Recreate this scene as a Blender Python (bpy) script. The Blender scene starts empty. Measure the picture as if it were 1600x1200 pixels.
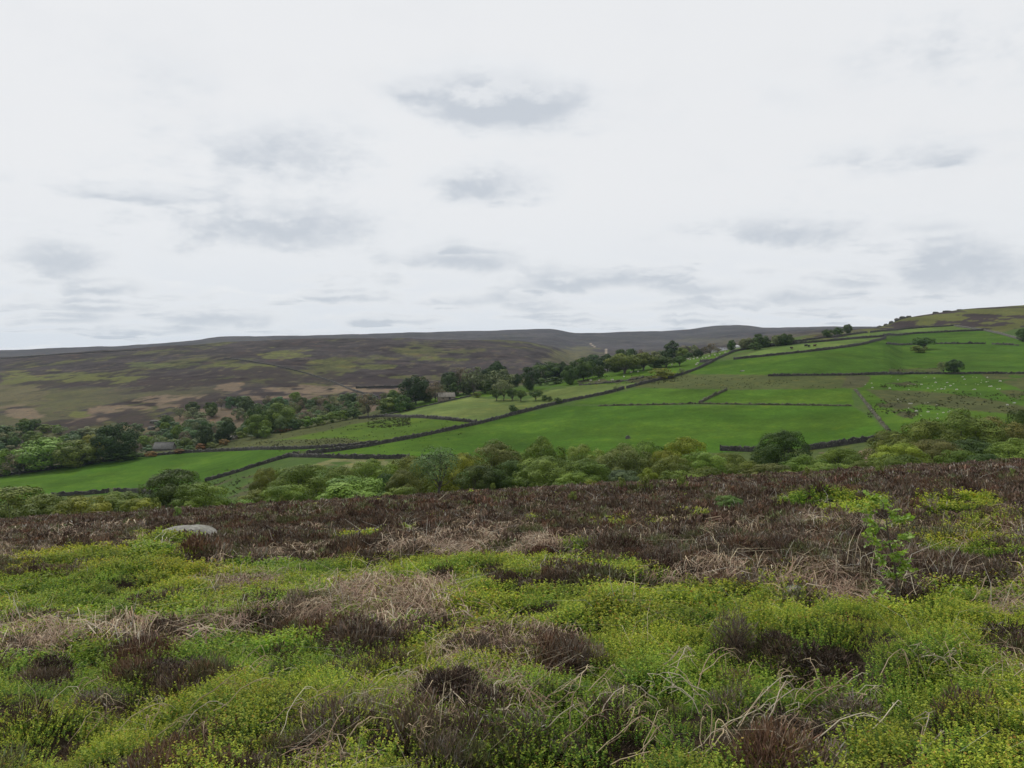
import bpy, math, random
import numpy as np
from mathutils import Vector

rng = np.random.default_rng(7)
random.seed(7)
SC = bpy.context.scene
COL = SC.collection
R = math.radians

# ------------------------------------------------------------------ camera, sky, sun, exposure
HAZE = 0.00005  # density of the summer haze
EYE = 1.6                      # eye height above the ground under the camera
F = 1256.0                     # focal length in pixels of a 1600 x 1200 picture
UC, VH = 800.0, 560.0          # picture column straight ahead, row of eye level

cam_d = bpy.data.cameras.new("camera")
cam_d.sensor_width = 36.0
cam_d.lens = 36.0 * F / 1600.0
cam_d.shift_y = -(600.0 - VH) / 1600.0
cam_d.clip_start = 0.1
cam_d.clip_end = 12000.0
cam = bpy.data.objects.new("camera", cam_d)
COL.objects.link(cam)
cam.location = (0, 0, EYE)
cam.rotation_euler = (R(90), 0, 0)
SC.camera = cam

SUN_EL, SUN_AZ = 52.0, -38.0    # degrees; azimuth from straight ahead, minus = to the left
sun_d = bpy.data.lights.new("sun", 'SUN')
sun_d.energy = 2.8
sun_d.angle = R(4)
sun_d.color = (1.0, 0.965, 0.9)
sun = bpy.data.objects.new("sun", sun_d)
COL.objects.link(sun)
sd = Vector((math.sin(R(SUN_AZ)) * math.cos(R(SUN_EL)), math.cos(R(SUN_AZ)) * math.cos(R(SUN_EL)), math.sin(R(SUN_EL))))
sun.rotation_euler = sd.to_track_quat('Z', 'Y').to_euler()
sun.location = (0, 0, 300)

SC.view_settings.view_transform = 'Standard'
SC.view_settings.look = 'None'
SC.view_settings.exposure = 0.0
SC.view_settings.gamma = 1.0
SC.view_settings.use_curve_mapping = False
SC.cycles.max_bounces = 6
SC.cycles.diffuse_bounces = 3
SC.cycles.glossy_bounces = 2
SC.cycles.transmission_bounces = 3
SC.cycles.volume_bounces = 0
SC.cycles.use_denoising = True
SC.cycles.use_adaptive_sampling = True
SC.cycles.adaptive_threshold = 0.02


class NT:
    """small helper to write node trees"""
    def __init__(self, tree):
        self.t = tree
        self.n = tree.nodes
        self.l = tree.links

    def node(self, typ, **kw):
        n = self.n.new(typ)
        for k, v in kw.items():
            setattr(n, k, v)
        return n

    def put(self, sock, v):
        if isinstance(v, bpy.types.NodeSocket):
            self.l.new(v, sock)
        elif v is not None:
            sock.default_value = v

    def math(self, op, a, b=None, c=None, clamp=False):
        n = self.node('ShaderNodeMath', operation=op, use_clamp=clamp)
        for i, v in enumerate((a, b, c)):
            self.put(n.inputs[i], v)
        return n.outputs[0]

    def vec(self, op, a, b=None, scale=None):
        n = self.node('ShaderNodeVectorMath', operation=op)
        self.put(n.inputs[0], a)
        if b is not None:
            self.put(n.inputs[1], b)
        if scale is not None:
            self.put(n.inputs['Scale'], scale)
        return n.outputs['Value'] if op in ('DOT_PRODUCT', 'LENGTH', 'DISTANCE') else n.outputs['Vector']

    def mix(self, fac, a, b, blend='MIX'):
        n = self.node('ShaderNodeMix', data_type='RGBA', blend_type=blend)
        self.put(n.inputs[0], fac)
        self.put(n.inputs[6], a)
        self.put(n.inputs[7], b)
        return n.outputs[2]

    def noise(self, vec, scale, detail=4.0, rough=0.55, dist=0.0):
        n = self.node('ShaderNodeTexNoise')
        if vec is not None:
            self.put(n.inputs['Vector'], vec)
        n.inputs['Scale'].default_value = scale
        n.inputs['Detail'].default_value = detail
        n.inputs['Roughness'].default_value = rough
        n.inputs['Distortion'].default_value = dist
        return n.outputs[0]

    def smooth(self, x, lo, hi, a=0.0, b=1.0):
        n = self.node('ShaderNodeMapRange', interpolation_type='SMOOTHSTEP')
        self.put(n.inputs[0], x)
        self.put(n.inputs[1], lo)
        self.put(n.inputs[2], hi)
        n.inputs[3].default_value = a
        n.inputs[4].default_value = b
        return n.outputs[0]

    def combine(self, x, y, z):
        n = self.node('ShaderNodeCombineXYZ')
        for i, v in enumerate((x, y, z)):
            self.put(n.inputs[i], v)
        return n.outputs[0]


world = bpy.data.worlds.new("World")
SC.world = world
world.use_nodes = True
wt = NT(world.node_tree)
wt.n.clear()
w_out = wt.node('ShaderNodeOutputWorld')
w_bg = wt.node('ShaderNodeBackground')
w_bg.inputs['Strength'].default_value = 0.102
w_sky = wt.node('ShaderNodeTexSky', sky_type='NISHITA')
w_sky.sun_disc = False
w_sky.sun_elevation = R(SUN_EL)
w_sky.sun_rotation = R(SUN_AZ)
w_sky.air_density = 1.0
w_sky.dust_density = 2.0
w_tc = wt.node('ShaderNodeTexCoord')
w_dir = wt.vec('NORMALIZE', w_tc.outputs['Generated'])
# cumulus seen where they drift: (azimuth px, height px, half width, half height, weight)
CLOUDS = [(790, 156, 105, 36, .9), (475, 245, 125, 50, .62), (730, 283, 105, 28, .6), (445, 355, 140, 40, .8),
          (70, 408, 95, 30, .72), (160, 447, 62, 15, .7), (170, 478, 95, 12, .6), (345, 495, 85, 15, .65),
          (310, 465, 60, 10, .45), (750, 408, 140, 22, .55), (920, 435, 120, 18, .72), (1095, 448, 85, 16, .62),
          (1240, 360, 110, 24, .62), (1520, 60, 150, 75, .45), (1545, 420, 115, 40, .7), (740, 468, 110, 14, .6),
          (1235, 462, 70, 15, .62), (1440, 350, 130, 18, .4), (1220, 160, 70, 40, .28), (200, 340, 40, 14, .4),
          (470, 400, 65, 10, .5), (30, 470, 50, 9, .4), (600, 440, 60, 10, .5), (1000, 480, 120, 9, .5),
          (560, 462, 70, 9, .6), (95, 500, 80, 8, .6), (260, 515, 90, 7, .55), (620, 500, 80, 8, .55), (830, 480, 90, 9, .6), (850, 418, 70, 12, .6),
          (1150, 472, 70, 9, .6), (1330, 440, 80, 13, .6), (1400, 470, 70, 9, .5), (1080, 500, 90, 7, .5), (480, 518, 80, 6, .5), (920, 500, 70, 7, .5), (1180, 418, 50, 10, .45), (40, 440, 60, 9, .55)]


def cloud_density(dirv):
    sx = wt.node('ShaderNodeSeparateXYZ')
    wt.put(sx.inputs[0], dirv)
    X, Y, Z = sx.outputs
    zz = wt.math('ADD', wt.math('MAXIMUM', Z, 0.0), 0.09)
    plane = wt.combine(wt.math('DIVIDE', X, zz), wt.math('DIVIDE', Y, zz), 0.0)
    n1 = wt.noise(plane, 1.1, 5.0, 0.55)
    q3 = wt.combine(X, Y, wt.math('MULTIPLY', Z, 1.9))
    soft = wt.noise(q3, 7.0, 5.0, 0.58)
    fine = wt.noise(q3, 19.0, 4.0, 0.6)
    puff = wt.math('SUBTRACT', wt.math('ABSOLUTE', wt.math('MULTIPLY_ADD', fine, 2.0, -1.0)), 0.22)
    n2 = wt.math('ADD', wt.math('MULTIPLY', wt.math('SUBTRACT', soft, 0.5), 1.5), wt.math('MULTIPLY', puff, 0.34))
    ys = wt.math('MAXIMUM', Y, 0.02)
    wob = wt.math('MULTIPLY', wt.math('SUBTRACT', soft, 0.5), 0.15)
    wobz = wt.math('MULTIPLY', wt.math('SUBTRACT', fine, 0.5), 0.022)
    pv = wt.combine(wt.math('ADD', wt.math('DIVIDE', X, ys), wob), wt.math('ADD', wt.math('DIVIDE', Z, ys), wobz), 1.0)
    acc = None
    for (u, v, ru, rv, wgt) in CLOUDS:
        n = wt.node('ShaderNodeVectorMath', operation='MULTIPLY_ADD')
        wt.put(n.inputs[0], pv)
        kx, kz = F / (ru * 1.25), F / (rv * 1.3)
        n.inputs[1].default_value = (kx, kz, math.sqrt(-math.log(wgt) / 0.8))
        n.inputs[2].default_value = (-(u - UC) / F * kx, -(VH - v) / F * kz, 0)
        q = wt.vec('DOT_PRODUCT', n.outputs[0], n.outputs[0])
        acc = q if acc is None else wt.math('MINIMUM', acc, q)
    acc = wt.math('POWER', 2.718, wt.math('MULTIPLY', acc, -0.8))
    acc = wt.math('MULTIPLY', acc, wt.smooth(Y, 0.05, 0.3))
    # elsewhere the same sort of broken cumulus goes on
    wide = wt.math('MULTIPLY', wt.smooth(n1, 0.44, 0.68), wt.smooth(Z, 0.12, 0.34, 0.6, 0.22))
    base = wt.math('MAXIMUM', acc, wide)
    return wt.math('ADD', base, wt.math('MULTIPLY', n2, wt.smooth(base, 0.0, 0.45))), wt.math('ADD', wt.math('MULTIPLY', soft, .5), wt.math('MULTIPLY', n1, .5))


dn, nz = cloud_density(w_dir)
sep0 = wt.node('ShaderNodeSeparateXYZ')
wt.put(sep0.inputs[0], w_dir)
up = wt.vec('NORMALIZE', wt.vec('ADD', w_dir, wt.combine(0.0, 0.0, wt.math('MULTIPLY_ADD', sep0.outputs[2], 0.045, 0.005))))
dn_up, _ = cloud_density(up)
thick = wt.smooth(dn, 0.08, 0.72)
lit_rim = wt.smooth(wt.math('SUBTRACT', dn, dn_up), 0.02, 0.4)
grey = wt.math('MULTIPLY', thick, wt.math('SUBTRACT', 1.0, wt.math('MULTIPLY', lit_rim, 0.62)))
sep = wt.node('ShaderNodeSeparateXYZ')
wt.put(sep.inputs[0], w_dir)
veil_hi = wt.smooth(sep.outputs[2], 0.0, 0.22)
veil = wt.mix(veil_hi, (7.5, 7.85, 8.3, 1), (8.25, 8.35, 8.5, 1))
white = wt.mix(wt.smooth(dn, 0.08, 0.4), veil, (8.85, 8.95, 9.05, 1))
grey = wt.math('ADD', grey, wt.smooth(nz, 0.48, 0.68, 0.0, 0.12), clamp=True)
shade = wt.mix(grey, white, (5.75, 6.15, 6.7, 1))
sky_mix = wt.mix(0.97, w_sky.outputs[0], shade)
below = wt.smooth(sep.outputs[2], -0.12, -0.02)
w_col = wt.mix(below, (0.7, 0.7, 0.55, 1), sky_mix)
wt.l.new(w_col, w_bg.inputs['Color'])
wt.l.new(w_bg.outputs[0], w_out.inputs[0])
world.cycles.sampling_method = 'MANUAL'
world.cycles.sample_map_resolution = 512

# ------------------------------------------------------------------ noise and mesh helpers


def _hash(ix, iy, s):
    h = (ix.astype(np.int64) * 374761393 + iy.astype(np.int64) * 668265263 + s * 974634777) & 0x7fffffff
    h = ((h ^ (h >> 13)) * 1274126177) & 0x7fffffff
    h = (h ^ (h >> 16)) & 0xffff
    return h / 65535.0


def vnoise(x, y, s=0):
    x = np.asarray(x, float)
    y = np.asarray(y, float)
    x0 = np.floor(x)
    y0 = np.floor(y)
    fx = x - x0
    fy = y - y0
    fx = fx * fx * fx * (fx * (fx * 6 - 15) + 10)
    fy = fy * fy * fy * (fy * (fy * 6 - 15) + 10)
    a = _hash(x0, y0, s)
    b = _hash(x0 + 1, y0, s)
    c = _hash(x0, y0 + 1, s)
    d = _hash(x0 + 1, y0 + 1, s)
    return (a + (b - a) * fx) * (1 - fy) + (c + (d - c) * fx) * fy


def fbm(x, y, s=0, o=4, g=0.5):
    t = 0
    amp = 1.0
    tot = 0
    ca, sa = math.cos(0.6), math.sin(0.6)
    for i in range(o):
        t = t + amp * vnoise(x, y, s + i * 17)
        tot += amp
        amp *= g
        x, y = (x * ca - y * sa) * 2.03 + 11.3, (x * sa + y * ca) * 2.03 + 5.7
    return t / tot


def sstep(x, a, b):
    t = np.clip((np.asarray(x, float) - a) / (b - a), 0, 1)
    return t * t * (3 - 2 * t)


def pchip(x, y, xq):
    x = np.asarray(x, float)
    y = np.asarray(y, float)
    h = np.diff(x)
    if y.ndim > 1:
        h = h[:, None]
    d = np.diff(y, axis=0) / h
    m = np.zeros_like(y)
    if y.ndim > 1:
        hl, hr = h[:-1], h[1:]
    else:
        hl, hr = h[:-1], h[1:]
    w1 = 2 * hr + hl
    w2 = hr + 2 * hl
    dl, dr = d[:-1], d[1:]
    ok = (dl * dr) > 0
    with np.errstate(divide='ignore', invalid='ignore'):
        mm = (w1 + w2) / (w1 / dl + w2 / dr)
    m[1:-1] = np.where(ok, mm, 0)
    m[0] = d[0]
    m[-1] = d[-1]
    i = np.clip(np.searchsorted(x, xq) - 1, 0, len(x) - 2)
    hh = (x[i + 1] - x[i])
    t = (xq - x[i]) / hh
    if y.ndim > 1:
        t = t[:, None]
        hh = hh[:, None]
    t2, t3 = t * t, t * t * t
    return (2 * t3 - 3 * t2 + 1) * y[i] + (t3 - 2 * t2 + t) * hh * m[i] + (-2 * t3 + 3 * t2) * y[i + 1] + (t3 - t2) * hh * m[i + 1]


def mesh_np(name, verts, faces, mat=None, smooth=True, colors=None, attrs=None):
    """verts (N,3); faces (M,k) array of one face size"""
    me = bpy.data.meshes.new(name)
    verts = np.asarray(verts, np.float32)
    faces = np.asarray(faces, np.int32)
    n, k = faces.shape
    me.vertices.add(len(verts))
    me.vertices.foreach_set('co', verts.ravel())
    me.loops.add(n * k)
    me.loops.foreach_set('vertex_index', faces.ravel())
    me.polygons.add(n)
    me.polygons.foreach_set('loop_start', np.arange(0, n * k, k, dtype=np.int32))
    me.polygons.foreach_set('loop_total', np.full(n, k, np.int32))
    me.update(calc_edges=True)
    if smooth:
        me.polygons.foreach_set('use_smooth', np.ones(n, bool))
    if colors is not None:
        c = np.ones((len(verts), 4), np.float32)
        c[:, :3] = colors
        a = me.attributes.new('tone', 'FLOAT_COLOR', 'POINT')
        a.data.foreach_set('color', c.ravel())
    if mat is not None:
        me.materials.append(mat)
    return me


def obj(name, me, parent=None, col=None):
    o = bpy.data.objects.new(name, me)
    (col or COL).objects.link(o)
    if parent is not None:
        o.parent = parent
    return o


def tag(o, label=None, cat=None, group=None, kind=None):
    if label:
        o['label'] = label
    if cat:
        o['category'] = cat
    if group:
        o['group'] = group
    if kind:
        o['kind'] = kind
    return o


class Build:
    """collects tubes, boxes and quads into one triangle/quad list (triangles stored as quads are avoided)"""
    def __init__(self):
        self.v = []
        self.f = []
        self.c = []
        self.n = 0

    def add(self, verts, faces, tone=(1, 1, 1)):
        verts = np.asarray(verts, float)
        self.v.append(verts)
        self.f.append(np.asarray(faces, int) + self.n)
        t = np.asarray(tone, float)
        self.c.append(np.broadcast_to(t, (len(verts), 3)))
        self.n += len(verts)

    def tube(self, pts, rad, k=5, tone=(1, 1, 1)):
        pts = np.asarray(pts, float)
        rad = np.broadcast_to(np.asarray(rad, float), (len(pts),))
        d = np.gradient(pts, axis=0)
        d /= np.linalg.norm(d, axis=1)[:, None] + 1e-9
        ref = np.array([0.31, 0.17, 0.93]) if abs(d[:, 2]).mean() < 0.8 else np.array([0.95, 0.2, 0.1])
        a = np.cross(d, ref)
        a /= np.linalg.norm(a, axis=1)[:, None] + 1e-9
        b = np.cross(d, a)
        th = np.linspace(0, 2 * np.pi, k, endpoint=False)
        ring = pts[:, None, :] + rad[:, None, None] * (np.cos(th)[None, :, None] * a[:, None, :] + np.sin(th)[None, :, None] * b[:, None, :])
        V = ring.reshape(-1, 3)
        fs = []
        for i in range(len(pts) - 1):
            for j in range(k):
                fs.append((i * k + j, i * k + (j + 1) % k, (i + 1) * k + (j + 1) % k, (i + 1) * k + j))
        self.add(V, fs, tone)

    def box(self, c, s, tone=(1, 1, 1), rz=0.0, jit=0.0):
        x, y, z = [q / 2 for q in s]
        V = np.array([(-x, -y, -z), (x, -y, -z), (x, y, -z), (-x, y, -z), (-x, -y, z), (x, -y, z), (x, y, z), (-x, y, z)])
        if jit:
            V = V + rng.normal(0, jit, V.shape)
        ca, sa = math.cos(rz), math.sin(rz)
        V = np.c_[V[:, 0] * ca - V[:, 1] * sa, V[:, 0] * sa + V[:, 1] * ca, V[:, 2]] + np.asarray(c)
        self.add(V, [(0, 3, 2, 1), (4, 5, 6, 7), (0, 1, 5, 4), (1, 2, 6, 5), (2, 3, 7, 6), (3, 0, 4, 7)], tone)

    def mesh(self, name, mat, smooth=False):
        return mesh_np(name, np.vstack(self.v), np.vstack(self.f), mat, smooth, np.vstack(self.c))


# ------------------------------------------------------------------ materials


def new_mat(name):
    m = bpy.data.materials.new(name)
    m.use_nodes = True
    t = NT(m.node_tree)
    t.n.clear()
    return m, t


def leaf_material(name, translucent=0.3, rough=0.6, spec=0.25, inst_attr=False, use_obj=True, var=0.35):
    m, t = new_mat(name)
    out = t.node('ShaderNodeOutputMaterial')
    at = t.node('ShaderNodeAttribute', attribute_name='tone')
    oi = t.node('ShaderNodeObjectInfo')
    c = at.outputs['Color']
    if use_obj:
        c = t.mix(1.0, c, oi.outputs['Color'], 'MULTIPLY')
    if inst_attr:
        ti = t.node('ShaderNodeAttribute', attribute_type='INSTANCER', attribute_name='tint')
        c = t.mix(1.0, c, ti.outputs['Color'], 'MULTIPLY')
    r = t.math('MULTIPLY_ADD', oi.outputs['Random'], var, 1.0 - var / 2)
    hv = t.node('ShaderNodeHueSaturation')
    t.put(hv.inputs['Value'], r)
    t.put(hv.inputs['Hue'], t.math('MULTIPLY_ADD', oi.outputs['Random'], 0.024, 0.488))
    t.put(hv.inputs['Color'], c)
    c = hv.outputs[0]
    p = t.node('ShaderNodeBsdfPrincipled')
    t.put(p.inputs['Base Color'], c)
    p.inputs['Roughness'].default_value = rough
    p.inputs['Specular IOR Level'].default_value = spec
    if translucent > 0:
        tr = t.node('ShaderNodeBsdfTranslucent')
        t.put(tr.inputs['Color'], t.mix(1.0, c, (1.05, 1.1, 0.6, 1), 'MULTIPLY'))
        mx = t.node('ShaderNodeMixShader')
        mx.inputs[0].default_value = translucent
        t.l.new(p.outputs[0], mx.inputs[1])
        t.l.new(tr.outputs[0], mx.inputs[2])
        t.l.new(mx.outputs[0], out.inputs[0])
    else:
        t.l.new(p.outputs[0], out.inputs[0])
    return m


def ground_material(name, fine=3.0, amount=0.35, bump=0.3, big=0.05):
    m, t = new_mat(name)
    out = t.node('ShaderNodeOutputMaterial')
    at = t.node('ShaderNodeAttribute', attribute_name='tone')
    tc = t.node('ShaderNodeTexCoord')
    pos = tc.outputs['Object']
    n1 = t.noise(pos, fine, 4, 0.65)
    n2 = t.noise(pos, big, 5, 0.6, 0.4)
    n3 = t.noise(pos, fine * 0.22, 4, 0.6)
    k = t.math('ADD', t.math('MULTIPLY', t.math('SUBTRACT', n1, 0.5), amount * 2.0),
               t.math('MULTIPLY', t.math('SUBTRACT', n2, 0.5), amount * 1.2))
    k = t.math('ADD', k, t.math('MULTIPLY', t.math('SUBTRACT', n3, 0.5), amount * 1.5))
    k = t.math('ADD', k, 1.0)
    c = t.vec('SCALE', at.outputs['Color'], scale=k)
    warm = t.mix(t.smooth(n3, 0.52, 0.72), c, t.mix(1.0, c, (1.22, 1.03, 0.85, 1), 'MULTIPLY'))
    p = t.node('ShaderNodeBsdfPrincipled')
    t.put(p.inputs['Base Color'], warm)
    p.inputs['Roughness'].default_value = 0.95
    p.inputs['Specular IOR Level'].default_value = 0.02
    b = t.node('ShaderNodeBump')
    b.inputs['Strength'].default_value = bump
    b.inputs['Distance'].default_value = 0.4
    t.put(b.inputs['Height'], t.math('ADD', n1, n3))
    t.l.new(b.outputs[0], p.inputs['Normal'])
    t.l.new(p.outputs[0], out.inputs[0])
    return m


def rock_material(name, c1, c2, scale=2.0, lichen=True):
    m, t = new_mat(name)
    out = t.node('ShaderNodeOutputMaterial')
    tc = t.node('ShaderNodeTexCoord')
    pos = tc.outputs['Object']
    n1 = t.noise(pos, scale, 6, 0.65)
    n2 = t.noise(pos, scale * 7, 5, 0.7)
    c = t.mix(t.smooth(n1, 0.35, 0.65), (*c1, 1), (*c2, 1))
    c = t.mix(t.smooth(n2, 0.3, 0.75), t.mix(1.0, c, (.55, .55, .52, 1), 'MULTIPLY'), t.mix(1.0, c, (1.2, 1.2, 1.2, 1), 'MULTIPLY'))
    if lichen:
        n3 = t.noise(pos, scale * 3.1, 4, 0.6)
        c = t.mix(t.smooth(n3, 0.6, 0.68), c, (0.2, 0.21, 0.13, 1))
    p = t.node('ShaderNodeBsdfPrincipled')
    t.put(p.inputs['Base Color'], c)
    p.inputs['Roughness'].default_value = 0.9
    b = t.node('ShaderNodeBump')
    b.inputs['Strength'].default_value = 0.5
    b.inputs['Distance'].default_value = 0.05
    t.put(b.inputs['Height'], n2)
    t.l.new(b.outputs[0], p.inputs['Normal'])
    t.l.new(p.outputs[0], out.inputs[0])
    return m


M_HILL = ground_material("pasture_and_moor", 1.1, 0.42, 0.25, 0.035)
M_FAR = ground_material("far_moor", 0.25, 0.75, 0.3, 0.012)
M_PEAT = ground_material("peat_litter", 9.0, 0.5, 0.6, 0.4)
M_LEAF = leaf_material("tree_leaves", 0.12, 0.6, 0.1)
M_BILB = leaf_material("bilberry_leaves", 0.35, 0.6, 0.12, inst_attr=True, use_obj=False)
M_HEATH = leaf_material("heather_shoots", 0.1, 0.8, 0.1, inst_attr=True, use_obj=False, var=0.5)
M_DRY = leaf_material("dead_bracken", 0.1, 0.75, 0.15, inst_attr=True, use_obj=False, var=0.45)
M_STALK = leaf_material("dead_stalks", 0.0, 0.6, 0.25, use_obj=False, var=0.3)
M_BUSH = leaf_material("heather_bush", 0.08, 0.8, 0.1, use_obj=True, var=0.2)
M_BARK = rock_material("bark", (0.06, 0.05, 0.04), (0.11, 0.1, 0.085), 3.0, False)
M_WALL = rock_material("gritstone_wall", (0.020, 0.018, 0.016), (0.055, 0.050, 0.044), .9)
M_BANK = rock_material("bank_earth", (0.030, 0.032, 0.014), (0.060, 0.058, 0.026), .8)
M_BARN = rock_material("barn_stone", (0.17, 0.14, 0.11), (0.26, 0.22, 0.17), 1.5)
M_SLATE = rock_material("stone_slates", (0.22, 0.20, 0.165), (0.34, 0.31, 0.27), 1.2)
M_ROCK = rock_material("gritstone", (0.16, 0.155, 0.135), (0.255, 0.248, 0.222), 1.3)
M_DROCK = rock_material("dark_gritstone", (0.06, 0.057, 0.05), (0.13, 0.125, 0.11), 1.3)
M_PALE = rock_material("pale_stone", (0.42, 0.41, 0.37), (0.55, 0.54, 0.5), 2.0, False)
M_WOOL = rock_material("fleece", (0.5, 0.47, 0.4), (0.62, 0.59, 0.52), 6.0, False)
M_COW = rock_material("brown_hide", (0.05, 0.03, 0.02), (0.09, 0.05, 0.03), 1.0, False)
M_DARKHIDE = rock_material("black_hide", (0.015, 0.014, 0.013), (0.03, 0.028, 0.025), 1.0, False)
M_WHITE = rock_material("white_paint", (0.6, 0.6, 0.6), (0.72, 0.72, 0.72), 1.0, False)
M_WOOD = rock_material("weathered_wood", (0.16, 0.13, 0.1), (0.24, 0.2, 0.16), 2.0, False)
M_DOOR = rock_material("door_boards", (0.02, 0.018, 0.016), (0.04, 0.036, 0.03), 2.0, False)

# ------------------------------------------------------------------ terrain heights (z relative to the eye)
M0, M1, KC = 0.1195, -0.059, 0.000379
COLS = {
    -500: [(175, 845), (260, 806), (330, 780), (400, 745), (480, 695), (700, 625), (1000, 580), (1200, 570), (1500, 576), (2300, 558), (3500, 580)],
    -200: [(175, 828), (255, 788), (320, 762), (360, 750), (430, 690), (490, 665), (640, 622), (820, 588), (1050, 567), (1200, 562), (1500, 567), (2300, 552), (3500, 570)],
    0: [(175, 812), (250, 773), (310, 743), (345, 742), (400, 705), (460, 668), (600, 622), (800, 585), (1000, 563), (1150, 558), (1500, 562), (2300, 548), (3500, 565)],
    100: [(175, 806), (248, 771), (318, 728), (352, 728), (405, 697), (465, 661), (600, 617), (800, 579), (1000, 556), (1150, 552), (1500, 557), (2300, 545), (3500, 562)],
    200: [(175, 800), (245, 768), (325, 712), (360, 713), (410, 690), (470, 655), (600, 612), (800, 573), (1000, 550), (1150, 547), (1500, 552), (2300, 541.5), (3500, 560)],
    300: [(175, 797), (240, 756), (330, 702), (365, 706), (420, 682), (480, 645), (600, 607), (800, 566), (1000, 543), (1150, 540), (1500, 545), (2300, 533), (3500, 555)],
    350: [(175, 794), (237, 746), (338, 692), (372, 698), (425, 677), (485, 642), (600, 606), (800, 563), (1000, 539.5), (1150, 536), (1500, 541), (2300, 528), (3500, 552)],
    400: [(175, 792), (235, 732), (345, 682), (380, 690), (430, 672), (490, 640), (600, 606), (800, 560), (1000, 537), (1150, 533.5), (1500, 540), (2300, 526.5), (3500, 550)],
    500: [(175, 785), (230, 720), (370, 659), (410, 668), (460, 655), (520, 630), (640, 600), (820, 558), (1000, 536), (1150, 531.5), (1500, 537), (2400, 524.5), (3600, 550)],
    600: [(175, 779), (228, 717), (400, 639), (440, 650), (480, 643), (540, 622), (660, 594), (840, 555), (1000, 534), (1150, 530.5), (1500, 536), (2500, 522), (3700, 548)],
    700: [(175, 774), (226, 716), (420, 617), (460, 628), (510, 625), (570, 613), (680, 590), (850, 556), (1000, 536), (1150, 531), (1500, 535), (2600, 520.5), (3800, 545)],
    800: [(175, 769), (224, 714), (440, 604), (480, 616), (540, 612), (600, 602), (720, 580), (880, 553), (1000, 539), (1150, 533), (1500, 536), (2700, 518.5), (3900, 545)],
    860: [(175, 766), (222, 712), (450, 596), (490, 608), (560, 606), (640, 597), (740, 581), (880, 561), (1000, 550), (1150, 545), (1500, 541), (2700, 517), (3900, 545)],
    900: [(175, 764), (221, 711), (460, 588), (500, 600), (580, 602), (680, 596), (800, 586), (950, 575), (1150, 566), (1500, 549), (2000, 531), (2700, 521), (3900, 545)],
    1000: [(175, 759), (218, 708), (480, 571), (520, 581), (620, 584), (760, 579), (900, 571), (1150, 559), (1500, 545), (2000, 531), (2700, 520), (3900, 545)],
    1080: [(175, 754), (216, 706), (515, 558), (560, 567), (650, 569), (790, 564), (930, 557), (1150, 550), (1500, 540), (2000, 528), (2700, 516), (3900, 540)],
    1112: [(175, 753), (216, 704), (535, 552), (580, 561), (665, 561), (800, 557), (950, 551), (1150, 545), (1500, 536), (2000, 524), (2700, 511.5), (3900, 540)],
    1168: [(175, 750), (215, 702), (570, 541), (610, 549), (685, 549), (830, 545), (980, 541), (1180, 535), (1500, 528), (2000, 519), (2700, 510.5), (3900, 540)],
    1196: [(175, 748), (214, 701), (590, 536), (630, 542), (700, 542), (850, 539), (1000, 536), (1200, 530), (1500, 525), (2000, 519), (2700, 514.2), (3900, 540)],
    1300: [(175, 743), (212, 697), (650, 522), (690, 527), (760, 526), (900, 523), (1050, 520), (1250, 517.5), (1500, 515.5), (2000, 513.7), (2700, 512.7), (3900, 540)],
    1380: [(175, 738), (210, 688), (670, 509), (700, 508), (760, 511), (900, 513), (1050, 513), (1250, 513), (1500, 513), (2000, 513), (2700, 513), (3900, 540)],
    1415: [(175, 736), (209, 685), (600, 517), (690, 497), (760, 503), (900, 512), (1050, 514), (1250, 515), (1500, 515), (2000, 515), (2700, 515), (3900, 540)],
    1500: [(175, 732), (207, 680), (560, 519), (700, 485.5), (780, 487), (900, 500), (1050, 508), (1250, 512), (1500, 515), (2000, 515), (2700, 515), (3900, 540)],
    1600: [(175, 727), (205, 676), (540, 519), (700, 478.5), (780, 479), (900, 494), (1050, 504), (1250, 510), (1500, 515), (2000, 515), (2700, 515), (3900, 540)],
    1800: [(175, 716), (202, 665), (520, 519), (700, 466), (780, 466), (900, 480), (1050, 495), (1250, 505), (1500, 510), (2000, 512), (2700, 512), (3900, 540)],
    2200: [(175, 695), (200, 645), (500, 515), (700, 445), (780, 445), (900, 460), (1050, 480), (1250, 495), (1500, 505), (2000, 510), (2700, 510), (3900, 540)],
}


def near_z(u, y):
    a = (u - UC) / F
    return -EYE - (M0 + M1 * a) * y - KC * y * y


cu = np.array(sorted(COLS))
LY = np.linspace(math.log(60.0), math.log(4600.0), 900)
tab = np.zeros((len(cu), len(LY)))
for i, u in enumerate(cu):
    ys = [55, 70, 85, 100, 118]
    zs = [near_z(u, y) for y in ys]
    for (y, v) in COLS[u]:
        ys.append(y)
        zs.append(y * (VH - v) / F)
    ys.append(4700)
    zs.append(zs[-1] - 30)
    tab[i] = pchip(np.log(ys), zs, LY)
UF = np.arange(-500, 2201, 10.0)
TAB = pchip(cu.astype(float), tab, UF)      # (U, Y)


def far_z(u, y):
    u = np.clip(np.asarray(u, float), UF[0], UF[-1])
    fu = np.clip((u - UF[0]) / 10.0, 0, len(UF) - 1.001)
    fy = np.clip((np.log(np.maximum(y, 60.0)) - LY[0]) / (LY[1] - LY[0]), 0, len(LY) - 1.001)
    i = fu.astype(int)
    j = fy.astype(int)
    a = fu - i
    b = fy - j
    return (TAB[i, j] * (1 - a) + TAB[i + 1, j] * a) * (1 - b) + (TAB[i, j + 1] * (1 - a) + TAB[i + 1, j + 1] * a) * b


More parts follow.
